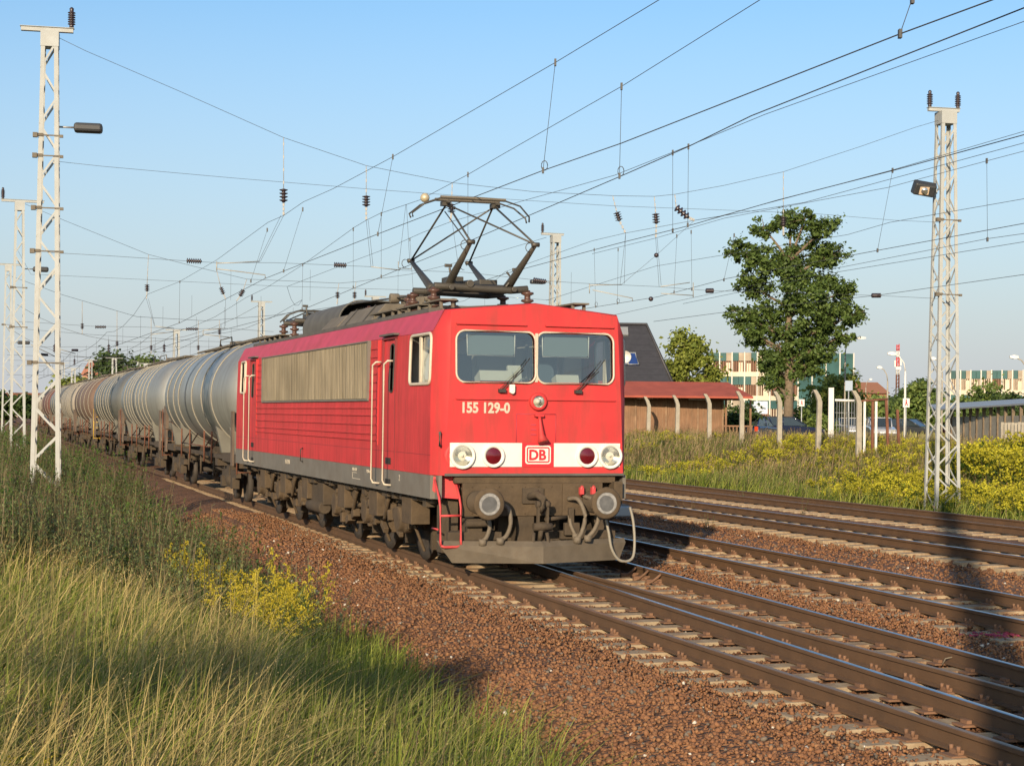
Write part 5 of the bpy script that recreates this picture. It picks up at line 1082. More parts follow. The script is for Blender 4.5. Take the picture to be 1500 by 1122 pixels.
# concrete fence posts with bent tops
postpx = [(943, 581), (985, 579), (1032, 577), (1079, 573), (1134, 573), (1190, 571), (1249, 572)]
plab = ['first bent concrete post right of the locomotive', 'second bent concrete post right of the locomotive', 'bent concrete post in front of the middle of the red roofed shed', 'bent concrete post at the right end of the shed', 'bent concrete post in front of the dark blue car', 'bent concrete post right of the big tree', 'rightmost bent concrete post beside the rusty gate frame']
for i, ((px, py), lb) in enumerate(zip(postpx, plab)):
    Y = 84-4.0*i; p = at(px, py, Y); q = MB(); k_ = Y/72; h = p.z-GZ+.15; w_ = .085
    rg = [[(cx-w_*s_, dy-w_, z), (cx+w_*s_, dy-w_, z), (cx+w_*s_, dy+w_, z), (cx-w_*s_, dy+w_, z)] for cx, dy, z, s_ in ((0, 0, -.6, 1.15), (0, 0, h-.75, 1), (0, 0, h-.45, 1), (-.08, 0, h-.22, .95), (-.22, 0, h-.0, .8))]
    q.loft(rg, capa=True, capb=True); o = q.build('fence_post', M_CONC); o.location = (p.x+.22, p.y, GZ-.15); o.rotation_euler = (0, R_(random.uniform(-1.5, 1.5)), .1)
    tag(o, lb, 'fence post', 'bent concrete fence posts')
# office blocks
M_TEAL = mat('teal_panel', (.04, .10, .095), rough=.35, var=.25, vscale=.35); M_CREAMW = mat('cream_panel', (.56, .49, .37), rough=.8, var=.12, vscale=.5); M_BROWNW = mat('bare_concrete_pink', (.34, .28, .21), rough=.9, var=.3, vscale=.7); M_WINHOLE = mat('empty_window', (.10, .05, .03), rough=.9, var=.4, vscale=.8); M_MULL = mat('mullion', (.55, .52, .46), rough=.7); M_FRW = mat('window_timber', (.25, .14, .09), rough=.8)
def facade(root, x0, x1, ya, yb, z0, H_, bays, teal_from, storeys=3, seed=1):
    random.seed(seed); n = bays; sh_ = H_/storeys
    ux = Vector((x1-x0, yb-ya, 0)); L = ux.length; ux.normalize(); out = Vector((ux.y, -ux.x, 0))
    if out.y > 0: out = -out
    O_ = Vector((x0, ya, z0)); bw = L/n
    def slab(u0, u1, a, b_, d0, d1, q):
        P = [O_+ux*u+out*d+Vector((0, 0, z)) for z in (a, b_) for (u, d) in ((u0, d0), (u1, d0), (u1, d1), (u0, d1))]; q.add(P, [(3, 2, 1, 0), (4, 5, 6, 7), (0, 1, 5, 4), (1, 2, 6, 5), (2, 3, 7, 6), (3, 0, 4, 7)])
    q = MB(); slab(0, L, 0, H_-.3, -12, -.3, q); q.build('wall', M_BROWNW, root)
    tq, cq, bq = MB(), MB(), MB()
    for s_ in range(storeys):
        za = s_*sh_
        for b_ in range(n):
            u = b_*bw
            if b_ >= teal_from:
                slab(u, u+bw, za+.02, za+sh_-.02, -.25, 0, tq); continue
            for h2 in range(2):
                r = random.random(); slab(u+h2*bw/2+.03, u+(h2+1)*bw/2-.03, za+sh_*.66, za+sh_-.02, -.25, 0, bq if r < .33 else tq)
            slab(u+.04, u+bw-.04, za+.02, za+sh_*.20, -.25, -.02, cq)
            wn = MB(); slab(u+.12, u+bw-.12, za+sh_*.2, za+sh_*.66, -.28, -.24, wn); wo = wn.build('window', M_WINHOLE, root)
            fr_ = MB()
            for t in (.1, .28, .46, .64, .82): slab(u+bw*t, u+bw*t+.11, za+sh_*.2, za+sh_*.66, -.24, -.05, fr_)
            fr_.build('window_posts', M_FRW if random.random() < .6 else M_CREAMW, wo)
            if random.random() < .75: a = random.choice((.1, .28, .46)); slab(u+bw*a+.1, u+bw*(a+.36), za+sh_*.2, za+sh_*(.5+.16*random.random()), -.2, -.08, cq)
    for qq, m, nm in ((tq, M_TEAL, 'teal_cladding'), (cq, M_CREAMW, 'cream_panels'), (bq, M_BROWNW, 'bare_panels')):
        if qq.v: qq.build_each(nm, m, root)
    q = MB()
    for b_ in range(n+1): slab(b_*bw-.10, b_*bw+.10, 0, H_+.1, .0, .14, q)
    q.build('mullion', M_MULL, root)
    q = MB(); slab(-.1, L+.1, H_-.3, H_+.0, -12, -.1, q); q.build('roof_slab', M_TEAL, root)
YB = 300; a = at(1036, 517, YB); b_ = at(1128, 516, YB-5); c_ = at(1250, 515, YB-2)
ob = bld('office_building', (0, 0, 0), 0, 'derelict three storey office block with cream window panels and teal cladding behind the big tree', 'office block')
facade(ob, a.x, b_.x, YB, YB-5, GZ, a.z-GZ, 5, 99, seed=4)
facade(ob, b_.x, c_.x, YB-4.9, YB-2, GZ, b_.z-GZ, 6, 2, seed=5)
a = at(1392, 543, YB); b_ = at(1530, 531, YB-8)
ob2 = bld('office_building', (0, 0, 0), 0, 'second derelict office block with cream window panels at the right edge, behind bushes', 'office block'); facade(ob2, a.x, b_.x, YB, YB-8, GZ-3, a.z-GZ+3, 9, 99, seed=8)
# low shelters on the right
a = at(1392, 598, 78); b2_ = at(1510, 590, 66)
lsd = bld('lean_to_shed', (0, 0, 0), 0, 'low weathered lean-to with a thin corrugated roof right of the right mast', 'shed')
q = MB(); q.add([a+Vector((-.8, -.3, -.05)), b2_+Vector((0, -.3, 0)), b2_+Vector((1.5, 4, .25)), a+Vector((0, 4, .2))], [(0, 1, 2, 3)]); q.add([a+Vector((-.8, -.3, -.12)), b2_+Vector((0, -.3, -.07)), b2_+Vector((1.5, 4, .18)), a+Vector((0, 4, .13))], [(3, 2, 1, 0)]); q.add([a+Vector((-.8, -.3, -.05)), b2_+Vector((0, -.3, 0)), b2_+Vector((0, -.3, -.07)), a+Vector((-.8, -.3, -.12))], [(3, 2, 1, 0)]); q.build('roof', M_GREYMET, lsd)
q = MB(); q.loft([[a+Vector((0, .2, -.4)), b2_+Vector((0, .2, -.5)), b2_+Vector((0, .5, -.5)), a+Vector((0, .5, -.4))], [(a.x, a.y+.2, GZ-.2), (b2_.x, b2_.y+.2, GZ-.2), (b2_.x, b2_.y+.5, GZ-.2), (a.x, a.y+.5, GZ-.2)]], capa=True, capb=True); q.build('wall', M_CONC, lsd)
q = MB()
for t in np.linspace(.02, .98, 12): p = a.lerp(b2_, t); q.box((p.x, p.y, (p.z+GZ)/2), (.12, .12, p.z-GZ-.08))
q.build('post', M_BARK, lsd)
q = MB(); 
for k in range(9): p = at(1468+k*5, 606, 64-k*.3); q.box((p.x, p.y, GZ+.55), (.115, .04, 1.5+.08*random.random()))
tag(q.build('board_fence', M_CONC), 'pale upright board fence at the right edge behind the tall goldenrod', 'fence')
# gate frame, board, signs
gf = bld('gate_frame', (0, 0, 0), 0, 'rusty open gate frame with white uprights in front of the parked cars', 'gate frame'); Yg = 60
q = MB()
for px in (1257, 1266, 1283): p = at(px, 588, Yg); q.bb((p.x-.04, Yg-.04, GZ-.3), (p.x+.04, Yg+.04, p.z))
q.build('white_upright', M_WPAINT, gf); q = MB()
for px, t in ((1278, 588), (1300, 586), (1316, 600)): p = at(px, t, Yg); q.box((p.x, Yg, (GZ-.3+p.z)/2), (.09, .09, p.z-GZ+.3), ry=-.05 if px > 1290 else 0)
q.tube([at(1255, 588, Yg), at(1300, 584.5, Yg)], .045, 6); q.build('rusty_bar', M_RUST, gf)
Yw = 72; p = at(1217, 573, Yw); q = MB(); q.box((p.x, Yw, (p.z+GZ)/2), (.22, .12, p.z-GZ+.3)); q.build('white_post', M_WPAINT); o = bpy.data.objects['white_post']; tag(o, 'thick white post standing left of the rusty gate frame', 'post')
bf_ = bld('barrier', (0, 0, 0), 0, 'low white topped mesh barrier between the white post and the last concrete post', 'barrier'); a = at(1222, 586, Yw+1); b_ = at(1251, 587, Yw+1); q = MB(); q.tube([a, b_], .06, 6); q.build('top_rail', M_WPAINT, bf_)
q = MB()
for t in np.linspace(0, 1, 9): p = a.lerp(b_, t); q.tube([p, (p.x, p.y, GZ-.1)], .012, 4)
for t in (.25, .5, .75): z = GZ+t*(a.z-GZ); q.tube([(a.x, a.y, z), (b_.x, b_.y, z)], .012, 4)
q.build('mesh', M_GREYMET, bf_)
def sign(px, py, Y, w_, h, m, label, mark=None, cat='sign', zb=GZ):
    p = at(px, py, Y); s_ = empty('sign', (p.x, p.y, zb), 0, label, cat); q = MB(); q.cyl((0, .05, 0), (0, .05, p.z-zb+h/2), .035, 8); q.build('pole', M_GREYMET, s_)
    q = MB(); q.box((0, 0, p.z-zb), (w_, .03, h)); b0 = q.build('panel', m, s_, bevel=.005)
    if mark:
        q = MB(); z0 = p.z-zb
        if mark == 'red': 
            q.box((-.03, -.018, z0-.07), (.04, .01, .15), ry=.35); q.box((.04, -.018, z0-.07), (.04, .01, .15), ry=-.35); q.box((0, -.018, z0+.03), (.07, .01, .12)); q.box((0, -.018, z0+.13), (.06, .01, .06)); q.build('red_symbol', M_LOGO, b0)
        else:
            for k, (dx, dz, ww) in enumerate(((-.15, .22, .3), (.05, .08, .5), (-.05, -.08, .5), (.1, -.22, .3))): q.box((dx, -.018, z0+dz), (ww, .01, .07))
            q.build('faded_print', M_GREYMET, b0)
sign(1327, 590, 82, .33, .44, M_WPAINT, 'white square sign with a red figure under the curved street lamp', 'red'); sign(1174, 590, 105, .34, .44, M_WPAINT, 'small white sign with a red mark beside the big tree trunk', 'red')
sign(1113, 597, 112, 1.0, .85, mat('billboard', (.50, .56, .66), rough=.5, var=.25, vscale=1.2), 'pale blue billboard between the shed and the dark blue car', 'print', 'billboard')
sign(1243, 565, 95, .42, .58, mat('blue_grey_panel', (.28, .34, .42), rough=.5), 'blue grey panel high on a dark pole left of the last concrete post', None)
# street lamps
def lamp(px_pole, base_py, px_head, py_top, Y, label, m=M_CONC):
    p = at(px_pole, py_top, Y); hd = at(px_head, py_top, Y); s_ = empty('street_lamp', (p.x, p.y, GZ), 0, label, 'street lamp', 'street lamps around the car park'); z1 = hd.z-GZ; dx = hd.x-p.x
    q = MB(); q.tube([(0, 0, -.3), (0, 0, z1*.62), (0, 0, z1-.9)], [.075, .06, .05], 8); q.tube([(0, 0, z1-.9), (dx*.10, 0, z1-.45), (dx*.4, 0, z1-.12), (dx*.7, 0, z1-.02)], .035, 6); q.build('pole', m, s_)
    q = MB(); q.loft([[(dx*.62, -.12, z1-.05), (dx*.62, .12, z1-.05), (dx*.62, .10, z1+.09), (dx*.62, -.10, z1+.09)], [(dx*.9, -.17, z1-.06), (dx*.9, .17, z1-.06), (dx*.9, .12, z1+.14), (dx*.9, -.12, z1+.14)], [(dx*1.15, -.08, z1-.01), (dx*1.15, .08, z1-.01), (dx*1.15, .06, z1+.09), (dx*1.15, -.06, z1+.09)]], capa=True, capb=True); q.build('lamp_head', M_WPAINT, s_)
lamp(1238, 600, 1264, 496, 120, 'tall street lamp whose head sticks out right of the big tree crown'); lamp(1300, 600, 1286, 539, 115, 'street lamp with a short arm left of the curved lamp')
lamp(1326, 620, 1303, 519, 90, 'tall curved street lamp above the white square sign', M_WPAINT); lamp(1380, 600, 1364, 526, 110, 'street lamp partly behind the right mast'); lamp(1505, 600, 1482, 524, 85, 'street lamp at the right edge of the photo'); lamp(1268, 600, 1276, 556, 190, 'tiny distant street lamp over the brick house')
# telecom mast
p = at(1315, 505, 420); tm = empty('radio_mast', (p.x, p.y, GZ), 0, 'distant red and white radio mast on the horizon between street lamps', 'radio mast'); H_ = p.z-GZ
for k, (a, b_, m) in enumerate(((0, .45, M_ROOFDARK), (.45, .62, M_RUST), (.62, .72, M_WPAINT), (.72, .84, M_STEPRED), (.84, .92, M_WPAINT), (.92, 1.0, M_STEPRED))):
    q = MB(); w_ = .75-.25*a
    for sx_ in (-1, 1):
        for sy in (-1, 1): q.tube([(sx_*w_/2, sy*w_/2, a*H_), (sx_*w_/2, sy*w_/2, b_*H_)], .12, 5)
    for z in np.arange(a*H_, b_*H_, .9): q.tube([(-w_/2, -w_/2, z), (w_/2, -w_/2, z+.9)], .07, 4)
    q.build('mast_section', m, tm)
q = MB(); q.box((.7, 0, H_*.78), (.4, .3, 1.6)); q.box((-.7, 0, H_*.76), (.4, .3, 1.6)); q.box((0, -.6, H_*.70), (1.3, .3, .8)); q.build('antenna', M_WPAINT, tm)
# small distant buildings
def house(px, py, Y, w_, label, wall, roof, h=3.0):
    p = at(px, py, Y); s_ = empty('house', (p.x, p.y, GZ), 0, label, 'house'); z = p.z-GZ; q = MB(); q.bb((-w_/2, 0, -1), (w_/2, 8, z-h)); q.build('wall', wall, s_); q = MB(); prism(q, [(-w_/2-.3, z-h), (w_/2+.3, z-h), (w_/2-1.5, z), (-w_/2+1.5, z)], -.4, 8.4); q.build('roof', roof, s_)
    q = MB()
    for x in (-w_/4, w_/4): q.bb((x-.6, -.05, z-h-2.2), (x+.6, .0, z-h-.8))
    q.build('window', M_WINHOLE, s_)
house(1268, 560, 230, 6, 'distant orange brick house right of the yellow green tree', mat('brick_orange', (.24, .11, .06), rough=.9), mat('roof_dull', (.17, .08, .055), rough=.9), 1.5); house(133, 527, 330, 3.4, 'reddish distant house behind the masts left of the round tree', mat('brick_far', (.38, .20, .14), rough=.9), mat('roof_far', (.30, .13, .09), rough=.9), 3)
p = at(175, 553, 330); o = MB(); o.bb((p.x-6, 330, GZ), (p.x+8, 336, p.z)); bb_ = empty('flat_building', (0, 0, 0), 0, 'low pale flat roofed building under the distant round tree', 'building'); o.build('wall', M_PLASTER, bb_); q = MB(); q.bb((p.x-6.3, 329.7, p.z+.01), (p.x+8.3, 336.3, p.z+.4)); q.build('roof', M_CONC, bb_)
p = at(60, 570, 300); o = MB(); o.bb((p.x-14, 300, GZ), (p.x+9, 306, p.z-1.5)); bb_ = empty('warehouse', (0, 0, 0), 0, 'brown roofed low warehouse behind the left masts', 'building'); o.build('wall', M_BROWNW, bb_); q = MB(); q.bb((p.x-14.5, 299.5, p.z-1.49), (p.x+9.5, 306.5, p.z-.7)); q.build('roof', M_RUST, bb_)
# ------------------------------------------------------------------ cars
M_TYRE = mat('tyre', (.02, .02, .02), rough=.8); M_CARGLASS = mat('car_glass', (.03, .04, .045), rough=.08, spec=.8); M_TAIL = mat('tail_lamp', (.5, .04, .01), rough=.3)
def carpaint(n, c): return mat(n, c, rough=.25, metal=.3, coat=.6)
def car(px, Y, rz, label, paint, kind='hatch', L=4.2):
    p = at(px, 612, Y); s_ = empty('parked_car', (p.x, Y, GZ-.08), rz, label, 'car', 'cars in the car park'); W_ = 1.7
    if kind == 'hatch': low = [(-L/2, .35), (-L/2, .75), (-L/2+.12, .95), (-L*.2, .98), (L/2-.9, .90), (L/2-.15, .75), (L/2, .55), (L/2, .35)]; cab = [(-L/2+.12, .95), (-L/2+.45, 1.38), (-L/2+.8, 1.46), (L*.02, 1.46), (L*.24, .95)]
    elif kind == 'wagon': low = [(-L/2, .35), (-L/2, .8), (-L/2+.05, .98), (-L*.2, 1.0), (L/2-1.0, .92), (L/2-.15, .78), (L/2, .6), (L/2, .35)]; cab = [(-L/2+.05, .97), (-L/2+.35, 1.44), (-L/2+.6, 1.52), (L*.05, 1.50), (L*.25, .96)]
    else: low = [(-L/2, .35), (-L/2, .8), (-L/2+.1, .95), (-L*.25, .97), (L/2-1.1, .93), (L/2-.15, .78), (L/2, .6), (L/2, .35)]; cab = [(-L/2+.6, .95), (-L/2+1.15, 1.38), (-L/2+1.6, 1.43), (L*.05, 1.42), (L*.25, .94)]
    q = MB(); q.loft([[(x, y*W_/2, z) for x, z in low] for y in (-1, 1)], capa=True, capb=True); q.build('body', paint, s_, bevel=.07)
    q = MB(); q.loft([[(x, y*W_/2*.86*(1 if z < 1.1 else .9), z-.01) for x, z in cab] for y in (-1, 1)], capa=True, capb=True); g = q.build('windows', M_CARGLASS, s_, bevel=.04)
    q = MB(); top = [c for c in cab if c[1] > 1.3]; q.loft([[(x, y*W_/2*.78, z+.0) for x, z in top]+[(x, y*W_/2*.78, z+.035) for x, z in reversed(top)] for y in (-1, 1)], capa=True, capb=True)
    for y in (-1, 1):
        for i in (0, len(cab)-2):
            a, b_ = cab[i], cab[i+1]; q.tube([(a[0], y*W_/2*.85, a[1]), (b_[0], y*W_/2*.78, b_[1])], .04, 5)
        q.tube([(-.1*L, y*W_/2*.85, .97), (-.1*L, y*W_/2*.78, 1.44)], .035, 5)
    q.build('roof', paint, s_)
    for x in (-L*.31, L*.31):
        for y in (-1, 1):
            q = MB(); q.lathe([(0, .2), (.0, .30), (.03, .32), (.18, .32), (.2, .30)], Matrix.Translation((x, y*(W_/2-.10), .32)) @ Matrix.Rotation(R_(90*y), 4, 'X') @ Matrix.Translation((0, 0, -.1)), 18); q.build('wheel', M_TYRE, s_)
    for y in (-1, 1):
        q = MB(); q.box((-L/2-.005, y*.68, .82), (.05, .22, .28)); q.build('tail_light', M_TAIL, s_, bevel=.02); q = MB(); q.box((L/2-.05, y*.62, .68), (.1, .34, .16)); q.build('headlight', M_CHROME, s_, bevel=.02)
    q = MB(); q.box((-L/2-.012, 0, .62), (.02, .5, .11)); q.box((L/2+.01, 0, .45), (.02, .5, .11)); q.build('number_plate', M_WPAINT, s_); q = MB(); q.box((-L/2-.03, 0, .45), (.12, W_*.96, .16)); q.box((L/2+.01, 0, .42), (.1, W_*.96, .16)); q.build('bumper', M_SKIRT, s_, bevel=.03)
PB, PN, PS, PW_, PR, PK = carpaint('paint_blue', (.02, .035, .10)), carpaint('paint_navy', (.015, .02, .05)), carpaint('paint_silver', (.42, .43, .44)), carpaint('paint_white', (.7, .7, .68)), carpaint('paint_red', (.20, .02, .018)), carpaint('paint_dark', (.05, .055, .06))
car(1108, 96, R_(62), 'dark blue hatchback seen from behind, in front of the billboard', PB, 'hatch', 3.9); car(1150, 104, R_(15), 'navy estate car side on behind a bent concrete post', PN, 'wagon', 4.6); car(1207, 120, R_(50), 'grey blue car half hidden by weeds left of the white post', PK, 'sedan', 4.4)
car(1243, 125, R_(-100), 'silver car behind the low mesh barrier', PS, 'hatch', 4.0); car(1288, 112, R_(-95), 'tall silver estate car seen through the rusty gate frame', PS, 'wagon', 4.5); car(1314, 122, R_(-60), 'white saloon right of the gate frame', PW_, 'sedan', 4.4); car(1334, 118, R_(-40), 'dark grey car next to the white saloon', PK, 'hatch', 4.1); car(1364, 128, R_(-60), 'dark red car just left of the right mast', PR, 'sedan', 4.4)
# ------------------------------------------------------------------ trees and bushes
def leafcloud(centres, radii, counts, size, cols, seed=1, flat=.75, jit=1.0):
    r = np.random.default_rng(seed); Vs, Cs = [], []
    for (c, rad, n) in zip(centres, radii, counts):
        d = r.normal(size=(n, 3)); d /= np.linalg.norm(d, axis=1)[:, None]; rr_ = rad*(np.minimum(np.abs(r.normal(0, .62, n)), 1.7))[:, None]; p = np.array(c)+d*rr_*np.array([1, 1, flat])
        # sub clusters give clumps and gaps
        n_ = r.normal(size=(n, 3))*.6+d*.6+np.array([0, 0, .5]); n_ /= np.linalg.norm(n_, axis=1)[:, None]; t = np.cross(n_, r.normal(size=(n, 3))); t /= np.linalg.norm(t, axis=1)[:, None]; b_ = np.cross(n_, t)
        s_ = (size*(.6+.8*r.random(n)))[:, None]; q = np.stack([p-t*s_-b_*s_*.35, p+b_*s_*-.6, p+t*s_+b_*s_*.1, p+b_*s_*.7], 1); Vs.append(q.reshape(-1, 3))
        a = r.random(n)[:, None]; col = np.array(cols[0])*(1-a)+np.array(cols[1])*a; k = np.full((n, 1), .85+.3*r.random()); Cs.append(np.repeat(col*k, 4, 0))
    V = np.concatenate(Vs); C = np.concatenate(Cs); F = np.arange(len(V)).reshape(-1, 4); return V, F, C
def subcl(c, rad, k, sub, r, flat=.8):
    out = []
    for _ in range(k):
        d = r.normal(size=3); d /= np.linalg.norm(d); out.append(tuple(np.array(c)+d*rad*(.45+.6*r.random())*np.array([1, 1, flat])))
    return out
def tree(p, H_, blobs, trunk_r, label, cols, name='tree', leaf=.14, nleaf=9000, group=None, sub=12, subr=.6, seed=1, trunk_h=.3, limbs=True):
    root = empty(name, tuple(p), 0, label, 'tree' if 'bush' not in name else 'bush', group); r = np.random.default_rng(seed); q = MB()
    tz = max(b_[0][2] for b_ in blobs)*.8
    q.tube([(0, 0, -.3), (.05, 0, H_*trunk_h), (-.05, 0, H_*.6), (.1, 0, tz)], [trunk_r*1.25, trunk_r, trunk_r*.7, trunk_r*.2], 10)
    for (c, rad) in blobs:
        if not limbs: break
        z0 = max(H_*trunk_h*.8, min(c[2]-rad*.7-abs(c[0])*.3, tz)); q.tube([(0, 0, z0), (c[0]*.5, c[1]*.5, (z0+c[2])/2-.05*H_*0), c], [trunk_r*.45, trunk_r*.28, trunk_r*.10], 6)
        for s_ in subcl(c, rad, 5, 0, r): q.tube([c, s_], [trunk_r*.12, .012], 4)
    q.build('trunk', M_BARK, root)
    cs_, rs, ns = [], [], []; tot = sum(b_[1]**2 for b_ in blobs)
    for (c, rad) in blobs:
        S_ = subcl(c, rad, sub, 0, r); n = int(nleaf*rad**2/tot/len(S_))
        for s_ in S_: cs_.append(s_); rs.append(rad*subr*(.7+.6*r.random())); ns.append(max(n, 6))
    V, F, C = leafcloud(cs_, rs, ns, leaf, cols, seed); npmesh('crown', V, None, F, C, M_LEAF, root); return root
DG = ((.03, .055, .014), (.075, .115, .03)); YG = ((.10, .135, .02), (.24, .27, .05)); MG = ((.07, .12, .025), (.17, .22, .055))
Yt = 112; b0 = at(1154, 600, Yt); H_ = at(1160, 300, Yt).z-GZ
def tb(px, py, rad, dy=0): v = at(px, py, Yt)-Vector((b0.x, Yt, GZ)); return ((v.x, dy, v.z), rad)
tree(Vector((b0.x, Yt, GZ)), H_, [tb(1158, 326, 1.2), tb(1120, 332, .9, .5), tb(1205, 336, 1.15, -.5), tb(1180, 318, .7), tb(1090, 372, 1.15), tb(1130, 385, 1.5, -1), tb(1180, 375, 1.6, 1), tb(1218, 372, 1.1), tb(1100, 415, 1.3, .8), tb(1165, 425, 1.9, -.8), tb(1215, 425, 1.5, .6), tb(1085, 460, 1.0), tb(1240, 425, .8), tb(1120, 465, 1.5, 1), tb(1175, 470, 1.7, -1), tb(1225, 465, 1.5), tb(1250, 462, .9), tb(1095, 485, .9, -.5), tb(1140, 505, 1.5), tb(1200, 495, 1.4, .6), tb(1235, 492, .8), tb(1155, 545, 1.2, .5), tb(1135, 560, 1.0), tb(1180, 540, 1.1), tb(1150, 580, .8, .4), tb(1110, 495, 1.0), tb(1185, 515, 1.2, -.5), tb(1125, 530, 1.0), tb(1205, 520, .8)],
     .30, 'large dark green broadleaf tree with a bare lower trunk, standing alone over the car park', ((.042, .075, .016), (.11, .16, .036)), name='broadleaf_tree', leaf=.12, nleaf=58000, sub=22, subr=.40, seed=3, trunk_h=.22)
def bushpx(px0, px1, py_top, py_bot, Y, label, cols, n=6, nleaf=5000, leaf=.16, seed=1, name='tree', group=None, zb=GZ):
    a = at(px0, py_top, Y); b_ = at(px1, py_top, Y); w_ = b_.x-a.x; H_ = a.z-zb; r = random.Random(seed); bl = []
    for k in range(n):
        t = (k+.5)/n; hh = H_*(.62+.38*math.sin(math.pi*t)**.6)*r.uniform(.8, 1.0); rad = min(w_/n*1.6, hh*.42)*r.uniform(.95, 1.3); bl.append((((t-.5)*w_*.85, r.uniform(-1, 1), hh-rad*.8), rad))
        if hh > rad*2.2: bl.append((((t-.5)*w_*.8, r.uniform(-1, 1), hh*.4), rad*1.15))
    return tree(Vector(((a.x+b_.x)/2, Y, zb)), H_, bl, max(.08, H_*.02), label, cols, name=name, leaf=leaf, nleaf=nleaf, seed=seed, trunk_h=.15, group=group)
bushpx(968, 1046, 478, 556, 125, 'yellow green bushy tree between the tiled house and the office block', YG, 6, 22000, .15, 4)
bushpx(1188, 1268, 538, 620, 135, 'yellow green tree in front of the teal cladding', YG, 5, 10000, .17, 5); bushpx(1268, 1300, 566, 610, 150, 'dark green bush in front of the brick house', MG, 3, 3000, .18, 6, 'bush'); bushpx(1325, 1362, 555, 620, 125, 'slim green trees beside the white square sign', MG, 3, 5000, .16, 7)
bushpx(1330, 1360, 542, 590, 260, 'pair of poplars on the horizon near the radio mast', DG, 3, 3000, .3, 8); bushpx(1290, 1330, 573, 600, 240, 'dark hedge on the horizon below the radio mast', DG, 5, 3000, .3, 9, 'bush'); bushpx(1362, 1400, 575, 610, 200, 'green bushes behind the right mast', MG, 4, 4000, .22, 10, 'bush')
bushpx(1412, 1470, 556, 615, 150, 'green bush in front of the right office block', MG, 5, 7000, .18, 11, 'bush'); bushpx(1450, 1515, 572, 620, 120, 'dark green shrubs at the right edge under the office windows', DG, 5, 6000, .16, 12, 'bush'); bushpx(1390, 1420, 540, 555, 340, 'dark tree top above the roof of the right office block', DG, 3, 1500, .35, 13)
bushpx(1060, 1105, 585, 640, 95, 'green shrub in the shade at the right end of the shed', DG, 3, 3000, .12, 14, 'bush'); bushpx(1130, 1230, 600, 640, 118, 'low green bushes at the foot of the big tree', MG, 7, 6000, .13, 15, 'bush'); bushpx(905, 935, 545, 590, 105, 'pointed green shrub in front of the tiled roof', MG, 2, 1500, .14, 16, 'bush')
bushpx(138, 203, 507, 590, 330, 'round dark green tree on the horizon above the tank wagons', DG, 5, 20000, .38, 17); bushpx(203, 252, 510, 580, 290, 'smaller tree on the horizon right of the round tree', MG, 4, 9000, .35, 18); bushpx(84, 140, 540, 600, 300, 'yellowish green trees low on the horizon by the near left mast', YG, 6, 6000, .4, 19)
bushpx(-40, 60, 570, 610, 260, 'low dark hedge on the horizon at the left edge', DG, 9, 5000, .4, 20, 'bush'); bushpx(1010, 1060, 590, 620, 140, 'bushes low behind the shed roof', MG, 4, 2500, .15, 21, 'bush')
bushpx(1100, 1400, 590, 612, 420, 'long dark line of trees closing the horizon behind the car park', DG, 22, 7000, .6, 22); 
# added unseen tree behind the camera, crown raised and shaped to shade the near grass
tree(Vector((-6.95, -8, 0)), 7.5, [((-.3, 0, 7.1), .45), ((.4, .2, 6.9), .42), ((-.4, .3, 6.6), .4), ((.1, 0, 7.3), .4)], .09, 'added unseen slim tree behind the camera, crown shaped to shade the near grass', MG, name='added_shade_tree', leaf=.10, nleaf=5000, seed=30)
# ------------------------------------------------------------------ vegetation
def blades(n, xy, h, w_, lean, laz, c0, c1, r, zf=hground, zoff=0.0):
    x, y = xy[:, 0], xy[:, 1]; z = zf(x, y)-.03+zoff; fa = r.random(n)*np.pi; side = np.stack([np.cos(fa), np.sin(fa), 0*fa], -1)*w_[:, None]
    ld = np.stack([np.cos(laz), np.sin(laz), 0*laz], -1); P = []
    B = np.stack([x, y, z], -1)
    for t, k in ((0, .8), (.38, 1), (.74, .65), (1, 0)):
        c = B+ld*(h*lean*t**1.9)[:, None]; c[:, 2] += h*(t-.32*np.minimum(lean, 1.5)*t**2.2); P.append((c, k))
    V = np.stack([P[0][0]-side*.8, P[0][0]+side*.8, P[1][0]-side, P[1][0]+side, P[2][0]-side*.65, P[2][0]+side*.65, P[3][0]], 1)
    a = r.random(n)[:, None]; cb = c0*(1-a)+c1*a; ct = cb*1.0
    C = np.repeat(cb[:, None, :], 7, 1); o = np.arange(n)[:, None]*7
    F4 = np.concatenate([o+np.array([[0, 1, 3, 2]]), o+np.array([[2, 3, 5, 4]])]); F3 = o+np.array([[4, 5, 6]])
    return V.reshape(-1, 3), F3, F4, C.reshape(-1, 3), P
def cat(parts):
    Vs, F3s, F4s, Cs, off = [], [], [], [], 0
    for V, F3, F4, C in parts:
        Vs.append(V); Cs.append(C); F3s.append(np.asarray(F3).reshape(-1, 3)+off); F4s.append(np.asarray(F4).reshape(-1, 4)+off); off += len(V)
    return np.concatenate(Vs), np.concatenate(F3s), np.concatenate(F4s), np.concatenate(Cs)
def seedheads(P, idx, size, col, r, m=9):
    """small spikelets along the top of chosen blades"""
    top, mid = P[3][0][idx], P[2][0][idx]; n = len(idx); Vs = []
    for k in range(m):
        t = .35+.65*k/(m-1); c = mid*(1-t)+top*t; a = r.random(n)*6.28; d = np.stack([np.cos(a)*.5, np.sin(a)*.5, .75+0*a], -1)*(size*(1.1-.5*t)*r.uniform(.7, 1.2, n))[:, None]; s_ = np.stack([-np.sin(a), np.cos(a), 0*a], -1)*(size*.22)
        Vs.append(np.stack([c, c+d*.5+s_, c+d, c+d*.5-s_], 1))
    V = np.concatenate(Vs).reshape(-1, 3); F = np.arange(len(V)).reshape(-1, 4); C = np.array(col)[None]*(.8+.4*r.random((len(V)//4, 1))); return V, np.zeros((0, 3), int), F, np.repeat(C, 4, 0)
